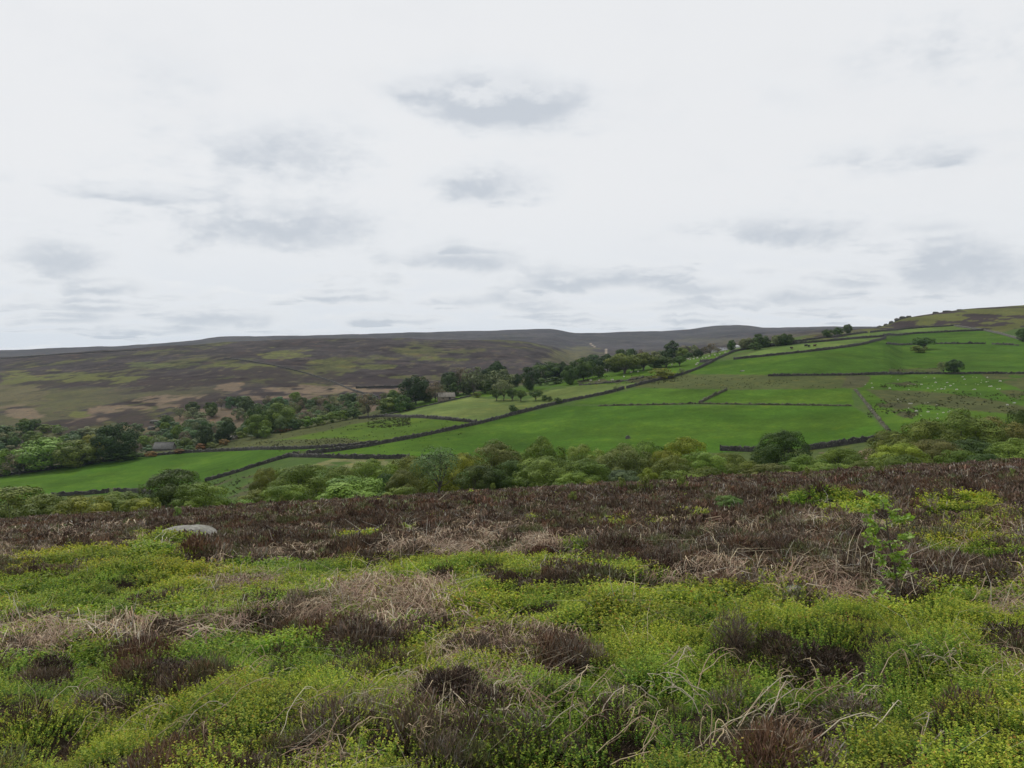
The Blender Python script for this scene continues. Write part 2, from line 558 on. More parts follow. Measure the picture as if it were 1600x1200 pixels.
# green mounds and hollows of the foreground: (u, v, width m, depth m, height m)
MOUNDS = [(258, 860, 1.2, 1.0, 0.38), (1285, 797, 0.95, 1.3, 0.42), (1355, 800, 1.3, 1.3, 0.24), (1500, 800, 1.1, 1.2, 0.30), (850, 880, 2.2, .8, 0.16),
          (1300, 1010, .7, .6, .10), (620, 1130, .9, .6, .12), (1010, 1080, .8, .6, .10), (120, 900, 2.5, 1.2, .16), (1180, 1060, .5, .5, -.12),
          (1290, 1050, .6, .5, -.14), (900, 1150, .6, .4, -.1), (470, 950, 1.2, .7, .16)]


def _near_hit(u, v):
    a = (u - UC) / F
    s = (VH - v) / F
    B = (M0 + M1 * a) + s
    disc = B * B - 4 * KC * EYE
    if disc <= 0:
        return math.sqrt(EYE / KC)
    return (-B - math.sqrt(disc)) / (2 * KC)


_MW = []
for (u, v, w, d, h) in MOUNDS:
    y0 = _near_hit(u, v)
    _MW.append(((u - UC) / F * y0, y0, w, d, h))


def H(u, y):
    """terrain height relative to the eye at picture column u and depth y"""
    u = np.asarray(u, float)
    y = np.asarray(y, float)
    x = (u - UC) / F * y
    z = np.where(y < 75, near_z(u, y), far_z(u, y))
    nearw = 1 - sstep(y, 50, 110)
    z = z + nearw * ((fbm(x / 3.4, y / 3.4, 3, 3) - 0.5) * 0.55 * sstep(y, 1.0, 14) + (fbm(x / 0.9, y / 0.9, 9, 2) - 0.5) * 0.26 + (vnoise(x / 0.33, y / 0.33, 19) - 0.5) * 0.15 * (1 - sstep(y, 10, 25)))
    for (mx, my, w, d, h) in _MW:
        z = z + h * np.exp(-((x - mx) / w) ** 2 - ((y - my) / d) ** 2)
    midw = sstep(y, 120, 220) * (1 - sstep(y, 600, 900))
    z = z + midw * (fbm(x / 40, y / 40, 31, 3) - 0.5) * 1.3
    farw = sstep(y, 420, 900)
    z = z + farw * (fbm(x / 130, y / 130, 41, 4) - 0.5) * np.minimum(y * 0.010, 9.0)
    return z


def proj_v(u, y, z):
    return VH - F * z / y


def P(u, y, dz=0.0):
    return Vector(((u - UC) / F * y, y, float(H(u, y)) + EYE + dz))


def PX(x, y, dz=0.0):
    return Vector((x, y, float(H(UC + F * x / y, y)) + EYE + dz))


def hit(u, v, y0, y1, n=700):
    """depth at which the ground shows at picture row v in column u (first crossing)"""
    ys = np.exp(np.linspace(math.log(y0), math.log(y1), n))
    vv = proj_v(u, ys, H(np.full(n, float(u)), ys))
    b = np.where((vv[:-1] >= v) & (vv[1:] < v))[0]
    if len(b):
        i = b[0]
        t = (vv[i] - v) / (vv[i] - vv[i + 1] + 1e-9)
        return ys[i] + t * (ys[i + 1] - ys[i])
    return ys[int(np.argmin(np.abs(vv - v)))]


def crest_y(u):
    return np.interp(u, [-500, 0, 200, 400, 600, 800, 1000, 1100, 1200, 1300, 1400, 2200],
                     [330, 312, 328, 350, 405, 445, 490, 545, 610, 670, 705, 720])


# ------------------------------------------------------------------ ground cover colours
def inpoly(u, v, poly):
    poly = np.asarray(poly, float)
    c = np.zeros(u.shape, bool)
    j = len(poly) - 1
    for i in range(len(poly)):
        xi, yi = poly[i]
        xj, yj = poly[j]
        if yi != yj:
            cond = ((yi > v) != (yj > v)) & (u < (xj - xi) * (v - yi) / (yj - yi) + xi)
            c ^= cond
        j = i
    return c


C_PAST = np.array((0.043, 0.093, 0.0105))
C_HAY = np.array((0.084, 0.117, 0.034))
C_LOW = np.array((0.054, 0.090, 0.023))
C_ROUGH = np.array((0.064, 0.073, 0.029))
C_RUSH = np.array((0.050, 0.052, 0.026))
C_TAN = np.array((0.138, 0.106, 0.074))
C_HEA = np.array((0.034, 0.027, 0.026))
C_MOOR = np.array((0.044, 0.037, 0.036))
C_MOSS = np.array((0.090, 0.097, 0.032))
C_FARB = np.array((0.056, 0.052, 0.055))

FIELDS = [  # (label, colour, polygon)
    ("long bright green pasture below the valley wood, left", C_PAST * 1.02, [(-500, 810), (-500, 775), (-100, 763), (0, 746), (210, 715), (300, 707), (400, 703), (470, 702), (500, 703), (467, 711), (440, 716), (400, 728), (360, 741), (320, 752), (240, 769), (80, 776), (-100, 792)]),
    ("large smooth green pasture behind the belt of oaks", C_PAST, [(480, 711), (520, 706), (600, 694), (650, 685), (750, 663), (800, 650), (880, 634), (1000, 634), (1330, 634), (1345, 642), (1365, 655), (1388, 676), (1385, 686), (1340, 691), (1258, 701), (1180, 706), (900, 712), (640, 716), (500, 714)]),
    ("narrow green pasture strip left of the short cross wall", C_PAST * np.array((1.15, 1.05, 1.1)), [(890, 632), (950, 616), (1000, 607), (1130, 608), (1094, 631)]),
    ("narrow green pasture strip right of the short cross wall", C_PAST * np.array((1.15, 1.06, 1.1)), [(1096, 631), (1135, 609), (1330, 607), (1334, 632)]),
    ("upper green pasture with a lone thorn tree", C_PAST * np.array((0.98, 0.95, 1.0)), [(1075, 584), (1110, 567), (1145, 562), (1200, 557), (1290, 548), (1340, 541), (1385, 530), (1400, 525), (1440, 521), (1540, 517), (1600, 530), (1900, 560), (1900, 590), (1600, 582), (1400, 582), (1300, 585), (1200, 586)]),
    ("pale green walled strip with grazing cattle", C_HAY * np.array((0.95, 1.05, .9)), [(1150, 558), (1195, 546), (1290, 534), (1380, 527), (1384, 529), (1340, 539), (1290, 546), (1200, 555)]),
    ("thin green walled strip under the hilltop", C_HAY * np.array((0.9, 1.0, .9)), [(1290, 531), (1355, 520), (1430, 513), (1490, 509), (1538, 515), (1440, 519), (1378, 525)]),
    ("stony green pasture at the right", C_PAST * np.array((1.05, 0.97, 1.05)), [(1338, 607), (1350, 588), (1400, 585), (1600, 585), (1900, 590), (1900, 700), (1600, 705), (1390, 690), (1388, 672), (1365, 645)]),
    ("pale hay meadow below the stone barn", C_HAY, [(575, 652), (620, 646), (700, 628), (735, 621), (762, 623), (880, 626), (980, 606), (940, 615), (880, 628), (800, 648), (750, 660), (700, 655), (640, 651)]),
    ("pale hay meadow above the long wall", C_HAY * np.array((1.0, 1.0, .95)), [(820, 626), (860, 610), (900, 603), (1000, 597), (1005, 600), (975, 607), (900, 624), (880, 626)]),
    ("sloping green sheep pasture beside the row of trees", C_PAST * np.array((1.2, 1.08, 1.15)), [(850, 606), (900, 592), (1000, 574), (1050, 567), (1100, 556), (1150, 545), (1190, 538), (1150, 549), (1115, 563), (1105, 569), (1065, 585), (1010, 598), (900, 602)]),
    ("rushy green field under the gorse hedge", C_PAST * np.array((1.25, 1.02, 1.25)), [(395, 695), (470, 681), (510, 673), (545, 664), (600, 655), (640, 653), (700, 656), (742, 661), (700, 671), (640, 682), (600, 690), (575, 693), (560, 688), (520, 684), (470, 687), (400, 697)]),
    ("strip of grass in front of the stone barn", C_PAST * np.array((1.2, 1.05, 1.1)), [(590, 650), (610, 641), (660, 628), (735, 612), (800, 608), (850, 604), (862, 608), (760, 620), (735, 619), (700, 626), (620, 645)]),
]


def mid_colour(u, v, x, y):
    wu = (fbm(x / 14, y / 14, 71, 3) - 0.5)
    wv = (fbm(x / 14, y / 14, 77, 3) - 0.5)
    uu = u + wu * 7
    vv = v + wv * 4
    n = fbm(x / 25, y / 25, 51, 4)
    c = C_LOW[None] * (0.85 + 0.3 * n[:, None])
    c = c + (C_ROUGH - C_LOW)[None] * sstep(n, 0.45, 0.65)[:, None] * 0.6
    # rough slope between the gorse hedge and the walls
    rough = inpoly(uu, vv, [(200, 716), (300, 695), (450, 664), (600, 636), (745, 655), (700, 675), (560, 698), (300, 708)])
    c[rough] = (C_ROUGH * 0.95)[None] * (0.75 + 0.5 * n[rough, None])
    band = inpoly(uu, vv, [(985, 606), (1010, 598), (1070, 587), (1150, 585), (1350, 586), (1352, 590), (1340, 608), (1130, 609)])
    c[band] = (C_ROUGH * np.array((1.0, 1.05, .95)))[None] * (0.8 + 0.4 * n[band, None])
    fid = np.full(u.shape, -1)
    for i, (_, col, poly) in enumerate(FIELDS):
        m = inpoly(u, v, poly)
        fid[m] = i
        mm = inpoly(u + wu * 2, v + wv * 1.2, poly)
        n2 = fbm(x[mm] / 9, y[mm] / 9, 61, 3)
        n4 = fbm(x[mm] / 45, y[mm] / 20, 64, 3)
        f = (0.50 + 0.55 * n[mm] + 0.42 * n2)
        cc = col[None] * f[:, None]
        cc = cc * (1 + (sstep(n4, 0.45, 0.7) * 0.2)[:, None] * np.array((1.0, 0.45, 0.6)))
        c[mm] = cc

    def patch(poly, col, th=None, s=0):
        m = inpoly(uu, vv, poly)
        if th is not None:
            m &= fbm(x / 6, y / 6, 90 + s, 3) > th
        c[m] = col[None] * (0.75 + 0.5 * fbm(x[m] / 5, y[m] / 5, 95, 3))[:, None]
    # brown rough patches inside the fields
    patch([(1352, 609), (1450, 612), (1530, 621), (1600, 634), (1900, 640), (1900, 655), (1600, 648), (1500, 641), (1440, 631), (1400, 642), (1380, 626)], C_ROUGH * 0.92)
    patch([(1360, 625), (1420, 632), (1440, 645), (1420, 655), (1380, 640)], C_RUSH, 0.5, 1)
    patch([(1375, 600), (1420, 596), (1435, 600), (1380, 606)], C_RUSH, 0.4, 2)
    patch([(1530, 585), (1600, 584), (1900, 585), (1900, 612), (1600, 610), (1570, 600)], C_ROUGH * 0.9, 0.35, 3)
    patch([(1560, 610), (1600, 608), (1650, 620), (1590, 625)], C_ROUGH * 0.9, 0.4, 3)
    patch([(1320, 586), (1360, 588), (1350, 606), (1315, 606)], C_RUSH * 1.2)
    patch([(1390, 577), (1470, 574), (1475, 583), (1390, 583)], C_ROUGH * 0.8, 0.42, 4)
    patch([(450, 687), (540, 684), (562, 689), (545, 696), (470, 699), (380, 699), (400, 692)], C_ROUGH * 0.95)
    patch([(985, 588), (1040, 587), (1060, 590), (1010, 600), (980, 597)], C_RUSH, 0.3, 6)
    patch([(900, 594), (980, 589), (990, 597), (905, 601)], C_RUSH * 1.1, 0.52, 7)
    patch([(1338, 706), (1358, 700), (1378, 706), (1374, 722), (1360, 738), (1350, 728)], C_TAN * 1.1)
    patch([(1280, 703), (1300, 702), (1300, 709), (1280, 709)], C_TAN, 0.45, 8)
    patch([(520, 716), (600, 718), (630, 722), (560, 732), (480, 728)], np.array((.13, .135, .06)), 0.42, 9)
    patch([(330, 755), (420, 735), (480, 745), (430, 775), (340, 780)], C_RUSH * 1.2, 0.55, 10)
    # hill top moor at the right
    top = inpoly(u, v, [(1290, 531), (1355, 519), (1430, 512), (1490, 508), (1540, 515), (1600, 531), (2300, 600), (2300, 380), (1380, 470), (1250, 530)])
    nn = fbm(x / 22, y / 22, 101, 4)
    c[top] = np.where((nn[top] > 0.47)[:, None], C_MOSS[None] * 0.95, C_HEA[None] * 1.15) * (0.75 + 0.5 * n[top, None])
    gr = top & inpoly(uu, vv, [(1560, 520), (1600, 512), (1900, 515), (1900, 580), (1600, 530)])
    c[gr] = C_LOW
    c[top] *= 0.95
    fid[top] = -1
    return c, fid


def hill_colour(u, v, x, y):
    c, fid = mid_colour(u, v, x, y)
    beyond = sstep(y, crest_y(u) + 8, crest_y(u) + 22) * (1 - sstep(u, 1375, 1400))
    c = c + (far_colour(u, v, x, y) - c) * beyond[:, None]
    fid[(beyond > 0.5)] = -1
    return c, fid


def far_colour(u, v, x, y):
    n1 = fbm(x / 55, y / 95, 111, 4)
    n2 = fbm(x / 28 + 9, y / 60, 121, 4)
    n3 = fbm(x / 70, y / 60, 131, 4)
    n4 = fbm(x / 12, y / 12, 141, 3)
    n5 = fbm(x / 8, y / 15, 145, 3)
    c = C_MOOR[None] * (0.35 + 0.8 * n4 + 0.5 * n5)[:, None]
    c = c + (C_HEA - C_MOOR)[None] * sstep(n3, 0.42, 0.6)[:, None] * 0.8
    # grassy streaks follow the slope
    low = sstep(v, 540, 600) * (1 - sstep(u, 900, 1000))
    g = sstep(n1 + .35 * (n4 - .5) + .4 * (n5 - .5), 0.58 - 0.03 * low, 0.74 - 0.03 * low)
    c = c + (C_MOSS * 0.82 - c) * (g * 0.7)[:, None]
    # bracken low down the left hill
    br = sstep(v, 590, 612) * (1 - sstep(v, 655, 690)) * (1 - sstep(u, 640, 700)) * sstep(n2, 0.50, 0.57)
    c = c + (C_TAN * 0.92 - c) * (br * 0.85)[:, None]
    gr = sstep(v, 588, 610) * (1 - sstep(u, 150, 560)) * sstep(fbm(x / 60, y / 60, 151, 4), 0.42, 0.62)
    c = c + (np.array((.078, .078, .038)) - c) * (gr * 0.7)[:, None]

    def blob(cu_, cv_, ru, rv, col, k=0.85):
        wu = (fbm(x / 20, y / 26, 161, 3) - 0.5) * ru * 1.3
        wv = (fbm(x / 20, y / 26, 163, 3) - 0.5) * rv * 2.4
        q = ((u + wu - cu_) / ru) ** 2 + ((v + wv - cv_) / rv) ** 2
        w = sstep((1 - sstep(q, 0.1, 1.7)) + (n5 - .5) * 1.5, .32, .72) * k
        nonlocal c
        c = c + (col - c) * w[:, None]
    for b in [(110, 588, 60, 8, C_MOSS), (180, 595, 55, 6, C_MOSS), (30, 590, 40, 9, C_MOSS), (440, 554, 40, 8, C_MOSS), (385, 571, 50, 5, C_MOSS),
              (240, 570, 60, 4, C_ROUGH * 1.2), (575, 573, 50, 4, C_MOSS * 0.9), (510, 566, 40, 3, C_MOSS * 0.9), (690, 562, 55, 4, C_MOSS * 0.85), (640, 588, 40, 3, C_MOSS * .8),
              (480, 588, 30, 3, C_MOSS * .8), (545, 606, 40, 4, C_MOSS * .7),
              (190, 640, 45, 7, C_TAN), (130, 647, 22, 6, C_MOSS * 1.1), (260, 625, 45, 5, C_TAN), (40, 645, 28, 9, C_TAN), (360, 607, 20, 7, C_TAN), (470, 612, 60, 8, C_TAN), (540, 608, 38, 7, C_TAN),
              (600, 611, 38, 6, C_TAN * 1.05), (430, 625, 40, 7, C_TAN * .9), (200, 655, 55, 11, C_HEA), (95, 665, 60, 12, C_HEA * 1.05), (310, 632, 60, 7, C_HEA), (250, 605, 45, 10, C_HEA),
              (120, 600, 90, 5, C_HEA), (330, 595, 90, 8, C_HEA), (440, 590, 90, 10, C_HEA * 1.05), (600, 596, 80, 9, C_HEA * 1.1), (455, 628, 55, 5, C_HEA), (555, 617, 28, 4, C_HEA), (400, 580, 60, 7, C_HEA * 1.1)]:
        blob(*b)
    # the hills beyond are plain moor, with a paler valley head
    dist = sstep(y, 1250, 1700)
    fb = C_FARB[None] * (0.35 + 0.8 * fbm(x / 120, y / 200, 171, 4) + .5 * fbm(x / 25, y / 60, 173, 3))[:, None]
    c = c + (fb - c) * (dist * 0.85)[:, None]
    blob(900, 553, 40, 10, np.array((.10, .095, .045)), 0.7)
    blob(880, 562, 40, 8, np.array((.09, .088, .045)), 0.6)
    blob(1130, 533, 90, 5, np.array((.085, .08, .05)), 0.5)
    blob(1260, 527, 60, 6, np.array((.09, .078, .055)), 0.5)
    # the pale track climbing the far hill
    tr_ = (np.abs(u - 946.5 - (v - 551) * .12) < 1.7) & (np.abs(v - 551) < 6) & (y > 700)
    tr_ |= (np.abs(v - 539.5 - (u - 926) * .75) < 1.0) & (np.abs(u - 926) < 6) & (y > 700)
    c[tr_] = (.27, .225, .17)
    return c


def grid_mesh(us, ys, colour, name, mat, split=None):
    U, Y = np.meshgrid(us, ys, indexing='ij')
    Z = H(U, Y)
    X = (U - UC) / F * Y
    V = proj_v(U, Y, Z)
    verts = np.stack([X, Y, Z + EYE], -1).reshape(-1, 3)
    c = colour(U.ravel(), V.ravel(), X.ravel(), Y.ravel())
    fid = None
    if isinstance(c, tuple):
        c, fid = c
    nu, ny = len(us), len(ys)
    idx = np.arange(nu * ny).reshape(nu, ny)
    fa = np.stack([idx[:-1, :-1], idx[1:, :-1], idx[1:, 1:], idx[:-1, 1:]], -1).reshape(-1, 4)
    res = []
    if fid is None:
        o = obj(name, mesh_np(name, verts, fa, mat, True, np.clip(c, 0.004, 1)))
        return [(-1, o)]
    ff = fid[fa[:, 0]]
    for k in np.unique(ff):
        sub = fa[ff == k]
        used, inv = np.unique(sub, return_inverse=True)
        o = obj(name if k < 0 else 'pasture_field', mesh_np(name, verts[used], inv.reshape(-1, 4), mat, True, np.clip(c[used], 0.004, 1)))
        res.append((k, o))
    return res


def cols(step, lo=-40, hi=1640):
    a = np.arange(lo, hi + .1, step)
    left = lo - np.cumsum(np.linspace(step, 40, 22))
    right = hi + np.cumsum(np.linspace(step, 40, 22))
    return np.concatenate([left[::-1], a, right])


def rows(y0, y1, k):
    return np.exp(np.linspace(math.log(y0), math.log(y1), int(math.log(y1 / y0) / k) + 1))


def peat(u, v, x, y):
    n = fbm(x / .5, y / .5, 181, 3)
    m = sstep(y, 72, 90)[:, None]
    c = np.array((.038, .030, .021))[None] * (0.6 + 0.8 * n[:, None])
    return c * (1 - m) + C_LOW[None] * 0.7 * m


g = grid_mesh(cols(6), rows(0.8, 132.0, 0.017), peat, 'heather_moor', M_PEAT)[0][1]
tag(g, "rough moor slope of peat under heather and bilberry in the foreground", "moor", kind='structure')
for k, o in grid_mesh(cols(2.6), rows(128.0, 735.0, 0.0052), hill_colour, 'valley_slope', M_HILL):
    if k < 0:
        tag(o, "rough grass and moor on the far valley side around the fields", "hillside", kind='structure')
    else:
        tag(o, FIELDS[k][0], "field", kind='structure')
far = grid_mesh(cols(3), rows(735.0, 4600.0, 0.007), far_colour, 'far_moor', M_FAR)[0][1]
tag(far, "brown heather moor rising to the skyline beyond the valley", "moor", kind='structure')

# ------------------------------------------------------------------ dry stone walls
def uv_path(uv, y0=150.0, y1=None, step=6.0):
    pts = []
    for (ua, va), (ub, vb) in zip(uv[:-1], uv[1:]):
        k = max(1, int(math.hypot(ub - ua, vb - va) / step))
        for i in range(k):
            t = i / k
            pts.append((ua + (ub - ua) * t, va + (vb - va) * t))
    pts.append(uv[-1])
    out = []
    for (u, v) in pts:
        yy = hit(u, v, y0, y1 if y1 else float(crest_y(u)) + 14.0)
        out.append(((u - UC) / F * yy, yy))
    out = np.array(out)
    if len(out) > 4:                       # even out small jumps of depth
        for _ in range(2):
            out[1:-1] = 0.25 * out[:-2] + 0.5 * out[1:-1] + 0.25 * out[2:]
    return out


def resample(p, step):
    d = np.r_[0, np.cumsum(np.linalg.norm(np.diff(p, axis=0), axis=1))]
    n = max(3, int(d[-1] / step))
    t = np.linspace(0, d[-1], n)
    return np.c_[np.interp(t, d, p[:, 0]), np.interp(t, d, p[:, 1])]


def wall(uv, label, height=1.18, width=0.56, y0=150.0, y1=None, mat=None, rough=0.15, name='dry_stone_wall', cat='wall', group=None, step=0.55):
    p = resample(uv_path(uv, y0, y1), step)
    n = len(p)
    u = UC + F * p[:, 0] / p[:, 1]
    z = H(u, p[:, 1]) + EYE
    d = np.gradient(p, axis=0)
    d /= np.linalg.norm(d, axis=1)[:, None] + 1e-9
    nrm = np.c_[-d[:, 1], d[:, 0]]
    s = np.arange(n) * step
    sd_ = int(abs(uv[0][0] * 7 + uv[0][1]))
    sag = (fbm(s / 9.0, s * 0, sd_, 3) - 0.5) * 0.8
    top = height * (1 + sag * 0.5) + rng.normal(0, rough, n)
    sec = [(-width * .62, -0.5), (-width * .5, height * .55), (-width * .36, 0.93), (-width * .26, 1.0), (width * .26, 1.0), (width * .36, 0.93), (width * .5, height * .55), (width * .62, -0.5)]
    V = []
    for i, (o_, h_) in enumerate(sec):
        hh = np.full(n, h_) if i in (0, 1, 6, 7) else top * h_ + (rng.normal(0, rough * .6, n))
        oo = o_ + rng.normal(0, 0.05, n)
        V.append(np.c_[p[:, 0] + nrm[:, 0] * oo, p[:, 1] + nrm[:, 1] * oo, z + hh])
    V = np.stack(V, 1).reshape(-1, 3)
    k = len(sec)
    f = []
    for i in range(n - 1):
        for j in range(k - 1):
            f.append((i * k + j, (i + 1) * k + j, (i + 1) * k + j + 1, i * k + j + 1))
    f.append((0, 1, 6, 7)); f.append((1, 2, 5, 6)); f.append((2, 3, 4, 5))
    e = (n - 1) * k
    f.append((e + 7, e + 6, e + 1, e)); f.append((e + 6, e + 5, e + 2, e + 1)); f.append((e + 5, e + 4, e + 3, e + 2))
    c = V.mean(0)
    base = Vector((float(p[n // 2, 0]), float(p[n // 2, 1]), float(z[n // 2])))
    me = mesh_np(name, V - np.array(base)[None], f, mat or M_WALL, False)
    o = obj(name, me)
    o.location = base
    tag(o, label, cat, group or "dry stone walls of the valley")
    return o


wall([(320, 753), (360, 742), (400, 729), (440, 717), (467, 711)], "dark stone wall slanting down beside the grassy bank, left of the gate")
wall([(479, 711), (520, 706), (575, 698), (600, 693), (650, 684), (700, 673), (750, 662), (800, 649), (880, 629), (950, 615), (975, 608)], "long dark stone wall climbing diagonally from the gate across the fields")
wall([(979, 607), (1010, 599), (1040, 592), (1065, 586), (1085, 579), (1105, 570), (1116, 564), (1130, 557), (1150, 549), (1190, 541.5)], "curving upper stretch of stone wall between brown rough and sheep pasture")
wall([(1192, 541), (1250, 533.5), (1300, 527), (1355, 520)], "dark stone wall running along the skyline trees up to the hilltop", y1=700)
wall([(447, 714), (500, 715), (560, 717), (600, 717), (640, 716)], "level stone wall under the gate, at the foot of the large pasture")
wall([(658, 717), (700, 717), (735, 716)], "short stone wall showing between oak crowns behind the slender birch")
wall([(-60, 756), (0, 745), (100, 730), (210, 715), (300, 707), (400, 703), (470, 702), (540, 698), (590, 692)], "low dark wall along the top edge of the long left pasture", 1.1)
wall([(80, 776), (120, 774), (150, 772), (170, 770)], "short stone wall below the left pasture, left of the gap")
wall([(178, 768), (210, 769), (238, 773)], "short stone wall ending at the dark round oak on the left")
wall([(1125, 704), (1150, 705), (1181, 706)], "short length of wall left of the dark isolated tree", 1.45)
wall([(1255, 704), (1300, 698), (1340, 692), (1386, 686)], "dark stone wall right of the dark isolated tree, above bare earth", 1.5)
wall([(1146, 562), (1200, 556.5), (1290, 547), (1340, 540), (1372, 533), (1384, 528.5)], "stone wall curving under the pale strip with cattle", y1=690)
wall([(1190, 543), (1250, 537), (1290, 534), (1340, 529), (1382, 526)], "stone wall along the top of the pale strip with cattle", y1=690)
wall([(1380, 525), (1440, 521), (1490, 518.5), (1540, 516.5)], "nearly level stone wall under the thin hilltop strip", y1=690)
wall([(1360, 520), (1400, 515.5), (1430, 513), (1490, 509.5)], "highest stone wall, just below the hilltop rocks", y1=690)
wall([(1492, 510), (1540, 517), (1570, 524), (1602, 534), (1660, 552)], "grey stone wall slanting down to the right edge from the hilltop", 1.2, y1=690, mat=M_DROCK)
wall([(1385, 538), (1425, 538.5), (1448, 539)], "broken low wall left of the lone thorn tree", .8, y1=650, rough=.25)
wall([(1462, 537.5), (1510, 537.5), (1540, 537.5)], "broken low wall right of the lone thorn tree", .9, y1=650, rough=.25)
wall([(1550, 538), (1575, 539), (1592, 540)], "last broken stub of wall near the right edge", .9, y1=650, rough=.25)
wall([(1200, 588), (1260, 587), (1330, 586.5), (1400, 584.5), (1500, 584.5), (1600, 584), (1680, 584)], "level stone wall above the stony right pasture", .85)
wall([(1093, 630), (1110, 621), (1135, 610)], "short grassy cross wall between the two narrow green strips", 0.8, 0.8, rough=.16, mat=M_BANK)
wall([(935, 634.5), (1000, 633), (1090, 631), (1200, 632.5), (1330, 634.5)], "low overgrown bank wall along the top of the large pasture", 0.45, 0.8, rough=.16, mat=M_BANK)
wall([(1336, 609), (1350, 626), (1370, 652), (1389, 674)], "tumbled brown bank running down to the right-hand oaks", 0.45, .9, rough=.22, mat=M_BANK)
wall([(590, 651), (620, 645), (700, 627), (736, 619)], "thin low wall at the top of the hay meadow near the barn", 0.6, 0.6, rough=.1)
wall([(560, 655), (600, 651), (660, 653), (700, 656.5), (745, 661)], "dark wall between hay meadow and rushy field", 1.1)
wall([(1094, 566.5), (1113, 566)], "short stub of wall in the sheep pasture", 1.6, y1=560)
wall([(905, 602), (940, 599.5), (975, 596), (1005, 590)], "tumbled line of stones under the sheep pasture", .5, .9, rough=.25)
wall([(350, 560), (390, 565), (430, 572), (480, 584), (520, 597), (552, 611), (590, 621)], "field wall descending the brown moor on the left", 1.1, .7, 520, 1100)
wall([(556, 607), (590, 606), (636, 605)], "short level wall low on the brown moor", 1.5, .8, 520, 1100)
wall([(-60, 566), (0, 561), (80, 555), (160, 550), (215, 547.5)], "long moorland wall along the left brow", 1.0, .8, 700, 1140)


def field_gate(u, v, w, label):
    y = hit(u, v, 150, 400)
    root = bpy.data.objects.new('field_gate', None)
    COL.objects.link(root)
    root.location = P(u, y)
    tag(root, label, 'gate')
    for sx in (-1, 1):
        b = Build()
        b.box((sx * (w / 2 + .12), 0, .6), (.2, .2, 1.7), jit=.01)
        obj('gate_post', b.mesh('gate_post', M_WOOD), root)
    for k in range(5):
        b = Build()
        b.box((0, 0, .2 + k * .24), (w, .06, .11))
        obj('gate_bar', b.mesh('gate_bar', M_WOOD), root)
    b = Build()
    b.tube([(-w / 2, .07, .2), (w / 2, .07, 1.15)], .045, 4)
    obj('gate_brace', b.mesh('gate_brace', M_WOOD), root)


field_gate(473, 711.5, 1.95, "grey wooden gate in the wall gap left of centre")
field_gate(174, 769.5, 1.2, "small weathered gate in the lower left wall")


# ------------------------------------------------------------------ buildings
def barn(u, v, w, d, h, roof, label, y0=300, y1=None, rz=0.0, wallm=None, roofm=None, name='stone_barn', door=True, yfix=None):
    y = yfix or hit(u, v, y0, y1 or float(crest_y(u)) + 10)
    root = bpy.data.objects.new(name, None)
    COL.objects.link(root)
    root.location = P(u, y)
    root.rotation_euler = (0, 0, rz)
    tag(root, label, 'building')
    hw, hd = w / 2, d / 2
    b = Build()
    b.add([(-hw, -hd, -1), (hw, -hd, -1), (hw, -hd, h), (-hw, -hd, h)], [(0, 1, 2, 3)])
    b.add([(hw, hd, -1), (-hw, hd, -1), (-hw, hd, h), (hw, hd, h)], [(0, 1, 2, 3)])
    for sx in (-1, 1):
        b.add([(sx * hw, -hd, -1), (sx * hw, hd, -1), (sx * hw, hd, h), (sx * hw, -hd, h)], [(0, 1, 2, 3) if sx > 0 else (3, 2, 1, 0)])
        b.add([(sx * hw, -hd, h), (sx * hw, hd, h), (sx * hw, 0.02, h + roof - .12), (sx * hw, -0.02, h + roof - .12)], [(0, 1, 2, 3)])
    obj('wall', b.mesh('wall', wallm or M_BARN), root)
    for sy in (-1, 1):
        b = Build()
        e = .3
        a0 = np.array((0, sy * (hd + e), h - roof * e / hd))
        b.add([(-hw - e, a0[1], a0[2]), (hw + e, a0[1], a0[2]), (hw + e, 0, h + roof), (-hw - e, 0, h + roof),
               (-hw - e, a0[1], a0[2] + .14), (hw + e, a0[1], a0[2] + .14), (hw + e, 0, h + roof + .14), (-hw - e, 0, h + roof + .14)],
              [(0, 1, 2, 3), (4, 5, 6, 7), (0, 1, 5, 4), (1, 2, 6, 5), (3, 0, 4, 7)])
        obj('roof_slope', b.mesh('roof_slope', roofm or M_SLATE), root)
    b = Build()
    b.box((0, 0, h + roof + .12), (w + .6, .3, .18))
    obj('ridge', b.mesh('ridge', roofm or M_SLATE), root)
    if door:
        b = Build()
        b.box((w * .18, -hd - .012, h * .42), (w * .13, .05, h * .84))
        obj('door', b.mesh('door', M_DOOR), root)
        b = Build()
        b.box((-w * .22, -hd - .012, h * .6), (w * .09, .05, h * .22))
        obj('window', b.mesh('window', M_DOOR), root)
    return root


barn(697, 625.5, 7.6, 5.5, 1.9, 1.7, "small stone barn with a pale slate roof beside the dark trees", rz=R(12))
barn(257, 709, 7.4, 5.0, 1.6, 2.2, "low grey-roofed hut half hidden behind the left pasture wall", rz=R(6), yfix=338, door=False,
     wallm=rock_material("hut_stone", (.12, .11, .1), (.19, .18, .165), 1.4), roofm=rock_material("hut_roof", (.15, .145, .14), (.21, .205, .2), 1.2))
barn(362, 690, 4.0, 3.0, 1.4, .8, "tiny pale stone shelter among the gorse bushes", rz=R(-8), yfix=346, door=False)
barn(1151, 549.5, 4.2, 3.0, 2.6, .9, "small white shed among trees beside the drifting smoke", rz=R(10), yfix=574, wallm=M_WHITE, roofm=M_WHITE, name='farm_shed', door=False)


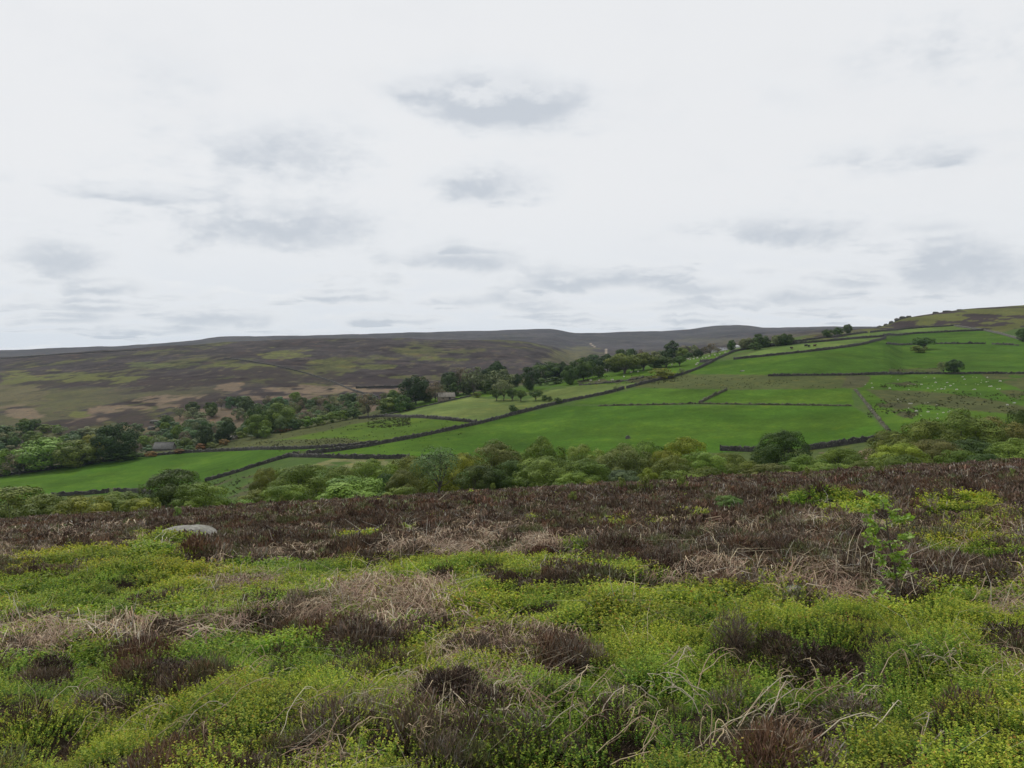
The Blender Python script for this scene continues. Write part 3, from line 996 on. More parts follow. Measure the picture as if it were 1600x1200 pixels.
# ------------------------------------------------------------------ rocks
def rock_mesh(seed, sx, sy, sz, mat, flat=0.4, res=16, rough=.3):
    th = np.linspace(0, 2 * np.pi, res * 2, endpoint=False)
    ph = np.linspace(-0.5, np.pi / 2, res)
    V = []
    for p_ in ph:
        for t_ in th:
            V.append((math.cos(p_) * math.cos(t_), math.cos(p_) * math.sin(t_), math.sin(p_)))
    V = np.array(V)
    n = 1 + (fbm(V[:, 0] * 1.6 + seed * 3.1, V[:, 1] * 1.6 + V[:, 2] * 2.2, seed, 4) - .5) * 2 * rough
    V = V * n[:, None]
    V[:, 2] = np.where(V[:, 2] > flat, flat + (V[:, 2] - flat) * .35, V[:, 2])
    V[:, 2] /= max(1e-3, V[:, 2].max())
    V *= np.array((sx, sy, sz))
    k = res * 2
    f = [(i * k + j, i * k + (j + 1) % k, (i + 1) * k + (j + 1) % k, (i + 1) * k + j) for i in range(res - 1) for j in range(k)]
    return mesh_np('boulder', V, f, mat, True)


def rock(u, v, w, d, h, label, mat=None, seed=1, y0=3, y1=66, name='boulder', flat=.45, group=None, dz=0.0, y=None, rough=.3):
    y = y or hit(u, v, y0, y1)
    o = obj(name, rock_mesh(seed, w / 2, d / 2, h, mat or M_ROCK, flat, 14 if w > .5 else 7, rough))
    o.location = P(u, y, -h * .12 + dz)
    o.rotation_euler = (0, 0, seed * 1.3 if w < 1 else (seed * .37) % .5)
    return tag(o, label, 'rock', group)


bo = rock(292, 838, 1.75, 1.1, .5, "broad pale flat-topped boulder behind the green mound on the left", seed=3, flat=.35, rough=.12, y=21.6)
bo.location.z = EYE + 21.6 * (VH - 821) / F - .5
bo.rotation_euler = (0, 0, .1)
rock(938, 758, 1.35, 1.0, .62, "rounded pale boulder on the moor edge in front of the oaks", seed=5, y=62)
rock(949, 758, .8, .7, .3, "small low pale stone right of the rounded boulder", seed=8, y=62)
rock(1037, 761, .9, .7, .3, "pale stone sunk in heather near the moor edge", seed=9, y=58)
rock(1578, 782, .62, .5, .42, "dark weathered rock with a pale lichen top at the right", seed=12, mat=M_DROCK, y=30)
rock(12, 822, .9, .7, .32, "pale stone at the far left end of the moor edge", seed=15, y=58)
rock(1243, 930, .30, .2, .12, "small pinkish-grey stone at the edge of the bilberry", seed=18, mat=M_ROCK)
rock(981, 685, 1.6, 1.2, 1.1, "single dark boulder standing in the large pasture", seed=21, mat=M_DROCK, y0=180, y1=420)
rock(1160, 580, 2.2, 1.2, .5, "pale stones lying in the upper pasture", seed=22, mat=M_ROCK, y0=180, y1=520)
for i, (u, v, w, h) in enumerate([(1393, 505, 5, 2.2), (1402, 500, 6, 2.6), (1411, 497, 7, 2.4), (1420, 496, 5, 1.6), (1384, 508, 3.5, 1.6), (1375, 511, 3, 1.4), (1372, 512, 2.5, 1.2)]):
    rock(u, v, w, 3, h, "dark gritstone of the rocky outcrop on the hill shoulder", seed=30 + i, mat=M_DROCK, y=float(np.interp(u, [1370, 1420], [662, 690])), name='outcrop_rock', group="rocks of the outcrop on the hill shoulder", dz=.2)
for i, (u, v, w, h) in enumerate([(1462, 490, 6, 1.2), (1480, 487, 8, 1.0), (1500, 486, 6, 1.0)]):
    rock(u, v, w, 3, h, "low dark edge rock along the moor skyline at upper right", seed=40 + i, mat=M_DROCK, y=698, name='outcrop_rock', group="edge rocks on the skyline", dz=.3)
for i, (u, v, w) in enumerate([(243, 653, 7), (252, 657, 5), (236, 650, 4), (300, 662, 4), (318, 668, 3.5)]):
    rock(u, v, w, 3, 1.6, "dark crag showing between the valley trees below the moor", seed=50 + i, mat=M_DROCK, y=455 - i * 8, name='crag', group="crags above the valley wood", dz=.3)

STONES = [(1352, 601), (1362, 599), (1363, 606), (1393, 589), (1403, 594), (1390, 607), (1419, 601), (1420, 609), (1430, 601), (1440, 601), (1444, 590), (1447, 589), (1457, 603),
          (1462, 598), (1450, 607), (1461, 610), (1465, 608), (1471, 608), (1477, 605), (1480, 598), (1485, 603), (1490, 600), (1495, 609), (1504, 589), (1507, 593), (1520, 609),
          (1523, 609), (1520, 589), (1526, 590), (1524, 600), (1528, 601), (1533, 598), (1534, 594), (1541, 597), (1544, 596), (1546, 604), (1549, 604), (1558, 608), (1562, 608),
          (1563, 596), (1532, 616), (1543, 590), (1403, 624), (1408, 628), (1421, 631), (1424, 631), (1445, 630), (1450, 629), (1420, 638), (1432, 643), (1431, 649), (1450, 644),
          (1464, 633), (1465, 647), (1474, 645), (1482, 644), (1485, 642), (1465, 654), (1574, 633), (1585, 630), (1439, 649), (1460, 591), (1509, 601), (1476, 608)]
for i, (u, v) in enumerate(STONES):
    w = .4 + .75 * rng.random() ** 2
    rock(u, v, w, w * .6, w * .38, "pale stone lying in the grass of the stony right pasture", seed=60 + i % 7, mat=M_PALE, y0=190, y1=520, name='pale_stone', group="pale stones scattered in the right pasture")


# ------------------------------------------------------------------ sheep and cattle (a few pixels each)
def quadruped(L, h, body_r, mat_name, mat, head_tone=(1, 1, 1)):
    b = Build()
    # trunk, neck and head as one loft along the back line
    xs = [-.5, -.46, -.3, 0, .25, .42, .52, .60, .68, .80, .86]
    zs = [.72, .72, .70, .66, .68, .72, .80, .86, .86, .78, .74]
    rr = [.03, .16, .23, .26, .24, .2, .13, .10, .10, .065, .03]
    pts = np.array([(x * L, 0, z * h) for x, z in zip(xs, zs)])
    b.tube(pts, np.array(rr) * body_r / .26, 8)
    for sx in (-.36, .34):
        for sy in (-.5, .5):
            x0 = sx * L
            y0 = sy * body_r * .9
            back = -.05 * L if sx < 0 else 0.0
            b.tube([(x0, y0, h * .6), (x0 - back * .8, y0, h * .42), (x0 + back, y0, h * .26), (x0 + back * .4, y0, 0)], np.array((.30, .2, .12, .11)) * body_r, 5)
    for sy in (-1, 1):
        b.tube([(.60 * L, sy * .09 * L, .9 * h), (.58 * L, sy * .17 * L, .88 * h)], .03 * L, 4)
    b.tube([(-.49 * L, 0, .76 * h), (-.54 * L, 0, .55 * h)], .02 * L, 4)
    return b.mesh(mat_name, mat, True)


ME_SHEEP = quadruped(1.15, .85, .34, 'sheep', M_WOOL)
ME_COW = quadruped(2.1, 1.4, .5, 'cow', M_COW)
ME_COWB = quadruped(2.1, 1.4, .5, 'cow', M_DARKHIDE)


def animal(me, u, v, name, label, cat, group, y1=None, s=1.0):
    o = obj(name, me)
    o.location = P(u, hit(u, v, 200, y1 or float(crest_y(u)) + 5))
    o.rotation_euler = (0, 0, rng.random() * 6.28)
    o.scale = (s, s, s)
    return tag(o, label, cat, group)


for u, v in [(975, 590), (957, 595), (936, 596), (923, 596), (986, 583), (997, 582), (1075, 562), (1078, 563), (1071, 565), (1084, 562), (1090, 561), (1103, 560), (1098, 561), (1108, 558),
             (1117, 556), (1125, 554), (1090, 569), (1088, 571), (1133, 552), (1120, 560), (1111, 563), (1050, 571), (1096, 564), (1127, 558)]:
    animal(ME_SHEEP, u, v, 'sheep', "white sheep grazing in the sloping pasture by the row of trees", 'sheep', "sheep in the sloping pasture", s=.9)
animal(ME_COW, 1237, 546, 'cow', "leftmost brown cow standing alone in the pale walled strip", 'cow', "cattle in the pale strip", 690)
animal(ME_COWB, 1259, 542, 'cow', "black cow, left of the close pair in the pale walled strip", 'cow', "cattle in the pale strip", 690)
animal(ME_COWB, 1264, 543, 'cow', "black cow, right of the close pair in the pale walled strip", 'cow', "cattle in the pale strip", 690)
animal(ME_COW, 1273, 542, 'cow', "rightmost brown cow in the pale walled strip", 'cow', "cattle in the pale strip", 690)


# ------------------------------------------------------------------ trees
def unit(v):
    return v / (np.linalg.norm(v, axis=1)[:, None] + 1e-9)


def crown_and_trunk(seed, n, leaf, lobes=14, bottom=.12, spread=1.0, kind='round', trunk_r=.035, limbs=9, twigs=0):
    r = np.random.default_rng(seed)
    cz = (1 + bottom) / 2
    hz = (1 - bottom) / 2
    C = []
    RR = []
    for i in range(lobes):
        zf = 1 - 2 * (i + .5) / lobes
        af = i * 2.39996 + seed
        d = np.array((math.sqrt(1 - zf * zf) * math.cos(af), math.sqrt(1 - zf * zf) * math.sin(af), zf)) + r.normal(0, .16, 3)
        d /= np.linalg.norm(d)
        if d[2] < -.35 and bottom > .05:
            d[2] *= -.6
        rad = r.uniform(.12, .19)
        q = r.uniform(.78, 1.06)
        c = np.array((d[0] * (.5 - rad * .85) * q, d[1] * (.5 - rad * .85) * q, cz + d[2] * (hz - rad * .8) * q))
        if kind == 'cone':
            t = (c[2] - bottom) / (1 - bottom)
            c[:2] *= 1.15 * (1 - t * .75)
            rad *= (1.05 - .5 * t)
        if kind == 'flat':
            c[2] = cz + (c[2] - cz) * .6 + .1
        if kind == 'birch':
            t = abs((c[2] - bottom) / (1 - bottom) - .45)
            c[:2] *= 1.1 - t
            rad *= .95
        C.append(c)
        RR.append(rad)
    C.append(np.array((0, 0, cz)))
    RR.append(.24 if kind != 'cone' else .17)
    if kind != 'flat':
        C.append(np.array((r.normal() * .05, r.normal() * .05, 1 - .19)))
        RR.append(.18 if kind not in ('cone', 'birch') else .11)
    C = np.array(C)
    RR = np.array(RR)
    w = RR ** 2
    li = r.choice(len(C), n, p=w / w.sum())
    ld_ = unit(C - np.array((0, 0, cz)) + 1e-6)[li]
    d = unit(r.normal(size=(n, 3)) + np.array((0, 0, .3)) + ld_ * .7)
    rad = RR[li] * (0.72 + .34 * np.sqrt(r.random(n)))
    nz = 1 + (fbm(d[:, 0] * 2.3 + li * 7.1, d[:, 1] * 2.3 + d[:, 2] * 3, seed, 3) - .5) * .7
    pos = C[li] + d * (rad * nz)[:, None] * np.array((1, 1, .92))
    pos[:, 2] = np.where(pos[:, 2] < .02, .02 + .08 * r.random(n), pos[:, 2])
    nrm = unit(d * 1.5 + r.normal(size=(n, 3)) * .33 + np.array((0, 0, .12)))
    t1 = unit(np.cross(nrm, r.normal(size=(n, 3))))
    t2 = np.cross(nrm, t1)
    sz = leaf * r.uniform(.6, 1.35, n)[:, None]
    a = pos - t1 * sz * .5
    b = pos + t2 * sz * .36 + nrm * sz * .06
    c_ = pos + t1 * sz * .5
    e = pos - t2 * sz * .36 + nrm * sz * .06
    V = np.stack([a, b, c_, e], 1).reshape(-1, 3)
    fa = np.arange(n * 4).reshape(n, 4)
    lob = r.uniform(.72, 1.28, len(C))[li]
    lf = r.uniform(.86, 1.14, n) * lob
    hue = r.normal(0, .03, n) + (lob - 1) * .18
    tone = np.stack([lf * (1 + hue), lf, lf * (1 - hue * .3)], 1)
    lo_, hi_ = np.percentile(V, 1.2, axis=0), np.percentile(V, 98.0, axis=0)
    V[:, :2] = (V[:, :2] - (lo_ + hi_)[None, :2] / 2) / (hi_ - lo_)[None, :2]
    zlo = max(lo_[2], 0.0)
    V[:, 2] = np.where(V[:, 2] > zlo, zlo + (V[:, 2] - zlo) * (1 - zlo) / (hi_[2] - zlo), V[:, 2])
    crown = mesh_np('crown', V, fa, M_LEAF, False, np.repeat(np.clip(tone, .2, 2), 4, 0))
    B = Build()
    top = cz + (.1 if kind not in ('cone', 'birch') else .35)
    lean = r.normal(0, .03, 2)
    B.tube([(0, 0, -.06), (lean[0] * .3, lean[1] * .3, .1), (lean[0] * .6, lean[1] * .6, bottom + .12), (lean[0], lean[1], top)], np.array((1.25, 1, .8, .3)) * trunk_r, 7)
    for i in range(min(limbs, len(C))):
        c = C[i] * np.array((.9, .9, .97))
        s0 = np.array((lean[0] * .6, lean[1] * .6, max(.08, min(c[2] - .12, bottom + .05 + .12 * r.random()))))
        m = (s0 + c) / 2 + np.array((0, 0, -.02)) + r.normal(0, .015, 3)
        B.tube([s0, m, c], np.array((.5, .34, .12)) * trunk_r, 5)
        for _ in range(twigs):
            e_ = c + unit(r.normal(size=(1, 3)) + np.array((0, 0, .5)))[0] * RR[i] * r.uniform(.7, 1.15)
            B.tube([m * .4 + c * .6, (c + e_) / 2, e_], np.array((.16, .11, .05)) * trunk_r, 3)
    return B.mesh('trunk', M_BARK, True), crown


NEAR = [crown_and_trunk(100 + i, 22000, .021, 26, .02) for i in range(6)]
NEARB = [crown_and_trunk(120 + i, 14000, .027, 22, .0, kind='round', trunk_r=.02) for i in range(4)]     # bushes
MID = [crown_and_trunk(140 + i, 6500, .04, 22, .03, trunk_r=.025) for i in range(5)]
MIDF = [crown_and_trunk(150 + i, 3000, .045, 14, .05, kind='flat', trunk_r=.035) for i in range(3)]
CONE = [crown_and_trunk(160 + i, 2300, .055, 18, .05, kind='cone') for i in range(2)]
AIRY = [crown_and_trunk(170 + i, 1100, .05, 14, .08, trunk_r=.022, limbs=13, twigs=4) for i in range(4)]
FARB = [crown_and_trunk(180 + i, 1500, .075, 11, .0, trunk_r=.015, limbs=4) for i in range(4)]
BIRCH = crown_and_trunk(190, 3600, .026, 22, .12, kind='birch', trunk_r=.022, limbs=18, twigs=4)
SHOOT = crown_and_trunk(195, 260, .10, 8, .15, kind='birch', trunk_r=.03, limbs=5)

GREEN = (.088, .142, .024)
YELLOW = (.145, .180, .025)
OLIVE = (.102, .140, .030)
DARK = (.046, .082, .020)
DEEP = (.030, .056, .020)
GREY = (.110, .140, .066)
BRIGHT = (.120, .190, .036)
BROWN = (.096, .114, .033)
BLUEG = (.074, .125, .056)
BARE = (.115, .105, .075)
GORSE = (.15, .088, .03)


def tree(proto, loc, width, height, colour, name, label, cat='tree', group=None, rz=None, depth=None):
    t_me, c_me = proto
    root = bpy.data.objects.new(name, None)
    COL.objects.link(root)
    root.location = loc
    root.rotation_euler = (0, 0, rng.random() * 6.28 if rz is None else rz)
    root.scale = (width, width, height)
    root.empty_display_size = .2
    tag(root, label, cat, group)
    tr = obj('trunk', t_me, root)
    cr = obj('crown', c_me, root)
    j = rng.uniform(.92, 1.08, 3)
    cr.color = (colour[0] * j[0] * 1.2, colour[1] * j[1] * 1.12, colour[2] * j[2], 1)
    return root


# the belt of oaks and bushes just beyond the moor edge: (u, top row, half width px, depth, colour, bush?, label)
BELT = [
    (12, 766, 48, 112, OLIVE, 1, "leafy olive bush at the left end of the belt, cut by the picture edge"),
    (68, 777, 40, 100, GREEN, 1, "low green bush beneath the lower left wall"),
    (128, 779, 36, 98, YELLOW, 1, "low yellow-green bush below the small gate"),
    (185, 772, 32, 104, BRIGHT, 1, "bright green bush between yellow bush and dark oak"),
    (222, 781, 24, 90, YELLOW, 1, "small pale bush at the foot of the dark oak"),
    (276, 737, 44, 100, DARK, 0, "dark rounded oak standing apart on the left"),
    (312, 758, 34, 88, GREEN, 1, "lighter green bush in front of the dark left oak"),
    (372, 782, 36, 90, BRIGHT, 1, "low bright bush right of the dark left oak"),
    (419, 735, 24, 122, OLIVE, 0, "thin olive oak left of the broad green oak"),
    (402, 768, 26, 98, OLIVE, 1, "small olive bush under the thin olive oak"),
    (470, 731, 46, 112, GREEN, 0, "broad deep green oak left of the bright low bush"),
    (443, 760, 28, 94, BRIGHT, 1, "bright leafy bush in front of the broad green oak"),
    (552, 751, 56, 90, BRIGHT, 1, "wide low bright green bush on the moor edge"),
    (535, 733, 26, 124, OLIVE, 0, "pale airy oak behind the wide bright bush"),
    (583, 722, 36, 118, GREEN, 0, "round oak with dark stems showing, behind the wide bright bush"),
    (612, 742, 22, 102, DARK, 1, "dark green bush left of the small brownish oak"),
    (632, 737, 24, 98, BROWN, 0, "small brownish oak just left of the slender birch"),
    (640, 717, 34, 130, OLIVE, 0, "olive oak crown behind the small brownish oak"),
    (628, 763, 24, 84, BRIGHT, 1, "small bright bush on the moor edge left of the birch"),
    (722, 713, 34, 112, YELLOW, 0, "yellow-topped oak just right of the slender birch"),
    (700, 728, 26, 120, GREEN, 0, "green oak half hidden by the slender birch"),
    (772, 696, 42, 116, BROWN, 0, "tall brown-tinged oak in the middle of the belt"),
    (800, 722, 34, 104, DARK, 0, "dark shaded oak below the tall brown-tinged oak"),
    (745, 730, 30, 102, DARK, 0, "dark oak filling the gap right of the yellow-topped oak"),
    (847, 691, 33, 122, GREEN, 0, "tall green oak right of the brown-tinged one"),
    (852, 717, 40, 98, BRIGHT, 0, "bright leafy oak in front of the tall green oak"),
    (912, 699, 30, 116, OLIVE, 0, "domed olive oak left of the rounded boulder"),
    (915, 722, 38, 100, GREEN, 0, "green oak directly behind the rounded boulder"),
    (897, 741, 24, 84, BRIGHT, 1, "small bright bush left of the rounded boulder"),
    (922, 751, 12, 74, YELLOW, 1, "tiny pale bush touching the rounded boulder"),
    (975, 700, 38, 112, BROWN, 0, "broad bronze-green oak right of the rounded boulder"),
    (1008, 695, 32, 118, GREEN, 0, "dark-centred oak behind the broad bronze-green oak"),
    (976, 737, 25, 84, BLUEG, 1, "blue-green willow bush in front of the bronze-green oak"),
    (1012, 733, 13, 86, YELLOW, 1, "narrow yellow bush right of the willow bush"),
    (1040, 707, 24, 112, YELLOW, 0, "yellow-green oak left of the highest dome"),
    (1074, 688, 34, 118, YELLOW, 0, "high domed golden-green oak right of centre"),
    (1052, 716, 30, 98, OLIVE, 0, "round olive oak in front of the golden dome"),
    (1098, 709, 32, 104, BRIGHT, 0, "bright green oak at the right foot of the golden dome"),
    (1062, 738, 30, 84, BRIGHT, 1, "low bright bush under the round olive oak"),
    (1102, 733, 30, 86, GREEN, 1, "low green bush at the moor edge right of centre"),
    (1143, 711, 26, 112, OLIVE, 0, "olive oak beside the short length of wall"),
    (1168, 724, 30, 98, OLIVE, 1, "pale olive bush below the short length of wall"),
    (1205, 727, 34, 96, BROWN, 1, "brownish bush under the dark isolated tree"),
    (1222, 678, 38, 135, (.038, .070, .018), 0, "dark isolated round tree in front of the large pasture"),
    (1196, 704, 18, 140, OLIVE, 0, "small olive tree at the left shoulder of the dark isolated tree"),
    (1258, 714, 30, 104, GREEN, 1, "green bush right below the dark isolated tree"),
    (1232, 739, 34, 82, YELLOW, 1, "low yellow bush on the moor edge below the dark isolated tree"),
    (1312, 703, 36, 108, GREEN, 0, "spreading green oak left of the bare earth"),
    (1300, 726, 34, 90, BRIGHT, 1, "bright bush in front of the spreading green oak"),
    (1345, 722, 20, 92, OLIVE, 1, "small olive bush beside the bare earth"),
    (1410, 695, 36, 92, YELLOW, 0, "golden yellow-green oak right of the bare earth"),
    (1402, 714, 34, 84, GREEN, 1, "dense green bush at the foot of the golden oak"),
    (1398, 677, 34, 126, OLIVE, 0, "olive oak behind the golden oak"),
    (1446, 662, 46, 122, OLIVE, 0, "large olive oak left in the right-hand clump"),
    (1500, 648, 52, 126, OLIVE, 0, "largest oak, crowning the right-hand clump"),
    (1462, 690, 36, 100, BROWN, 0, "bronze oak in the shade of the right-hand clump"),
    (1552, 656, 40, 128, BROWN, 0, "bronze-topped oak right of the largest oak"),
    (1520, 690, 44, 108, DARK, 0, "dark oak filling the middle of the right-hand clump"),
    (1500, 706, 30, 90, GREEN, 1, "green bush under the right-hand clump"),
    (1538, 711, 26, 84, DARK, 1, "dark low bush under the right-hand clump"),
    (1585, 690, 38, 98, BRIGHT, 0, "bright green oak low at the right edge"),
    (1600, 646, 26, 136, DARK, 0, "dark oak crown cut by the right edge"),
    (1645, 665, 40, 118, OLIVE, 0, "olive oak mostly beyond the right edge"),
]
for i, (u, vt, hw, y, colour, bush, label) in enumerate(BELT):
    g0 = P(u, y)
    top = EYE + y * (VH - vt) / F
    h = max(.6, top - g0.z)
    w = 2 * hw / F * y * (1.16 if bush else 1.1)
    pr = NEARB[i % len(NEARB)] if bush else NEAR[i % len(NEAR)]
    if h < .66 * w:                        # broad low ones stand in the dip behind the edge, their feet lower down
        g0.z -= .66 * w - h
        h = .66 * w
    tree(pr, g0, w, h * 1.02, colour, 'bush' if bush else 'oak_tree', label, 'bush' if bush else 'tree', "oaks and bushes in the belt beyond the moor edge")

yb = hit(684, 779, 30, 66)
gb = P(684, yb)
tree(BIRCH, gb, 2 * 40 / F * yb, (779 - 700) / F * yb, (.095, .14, .058), 'birch_tree', "slender feathery birch standing alone on the heather edge", 'tree')

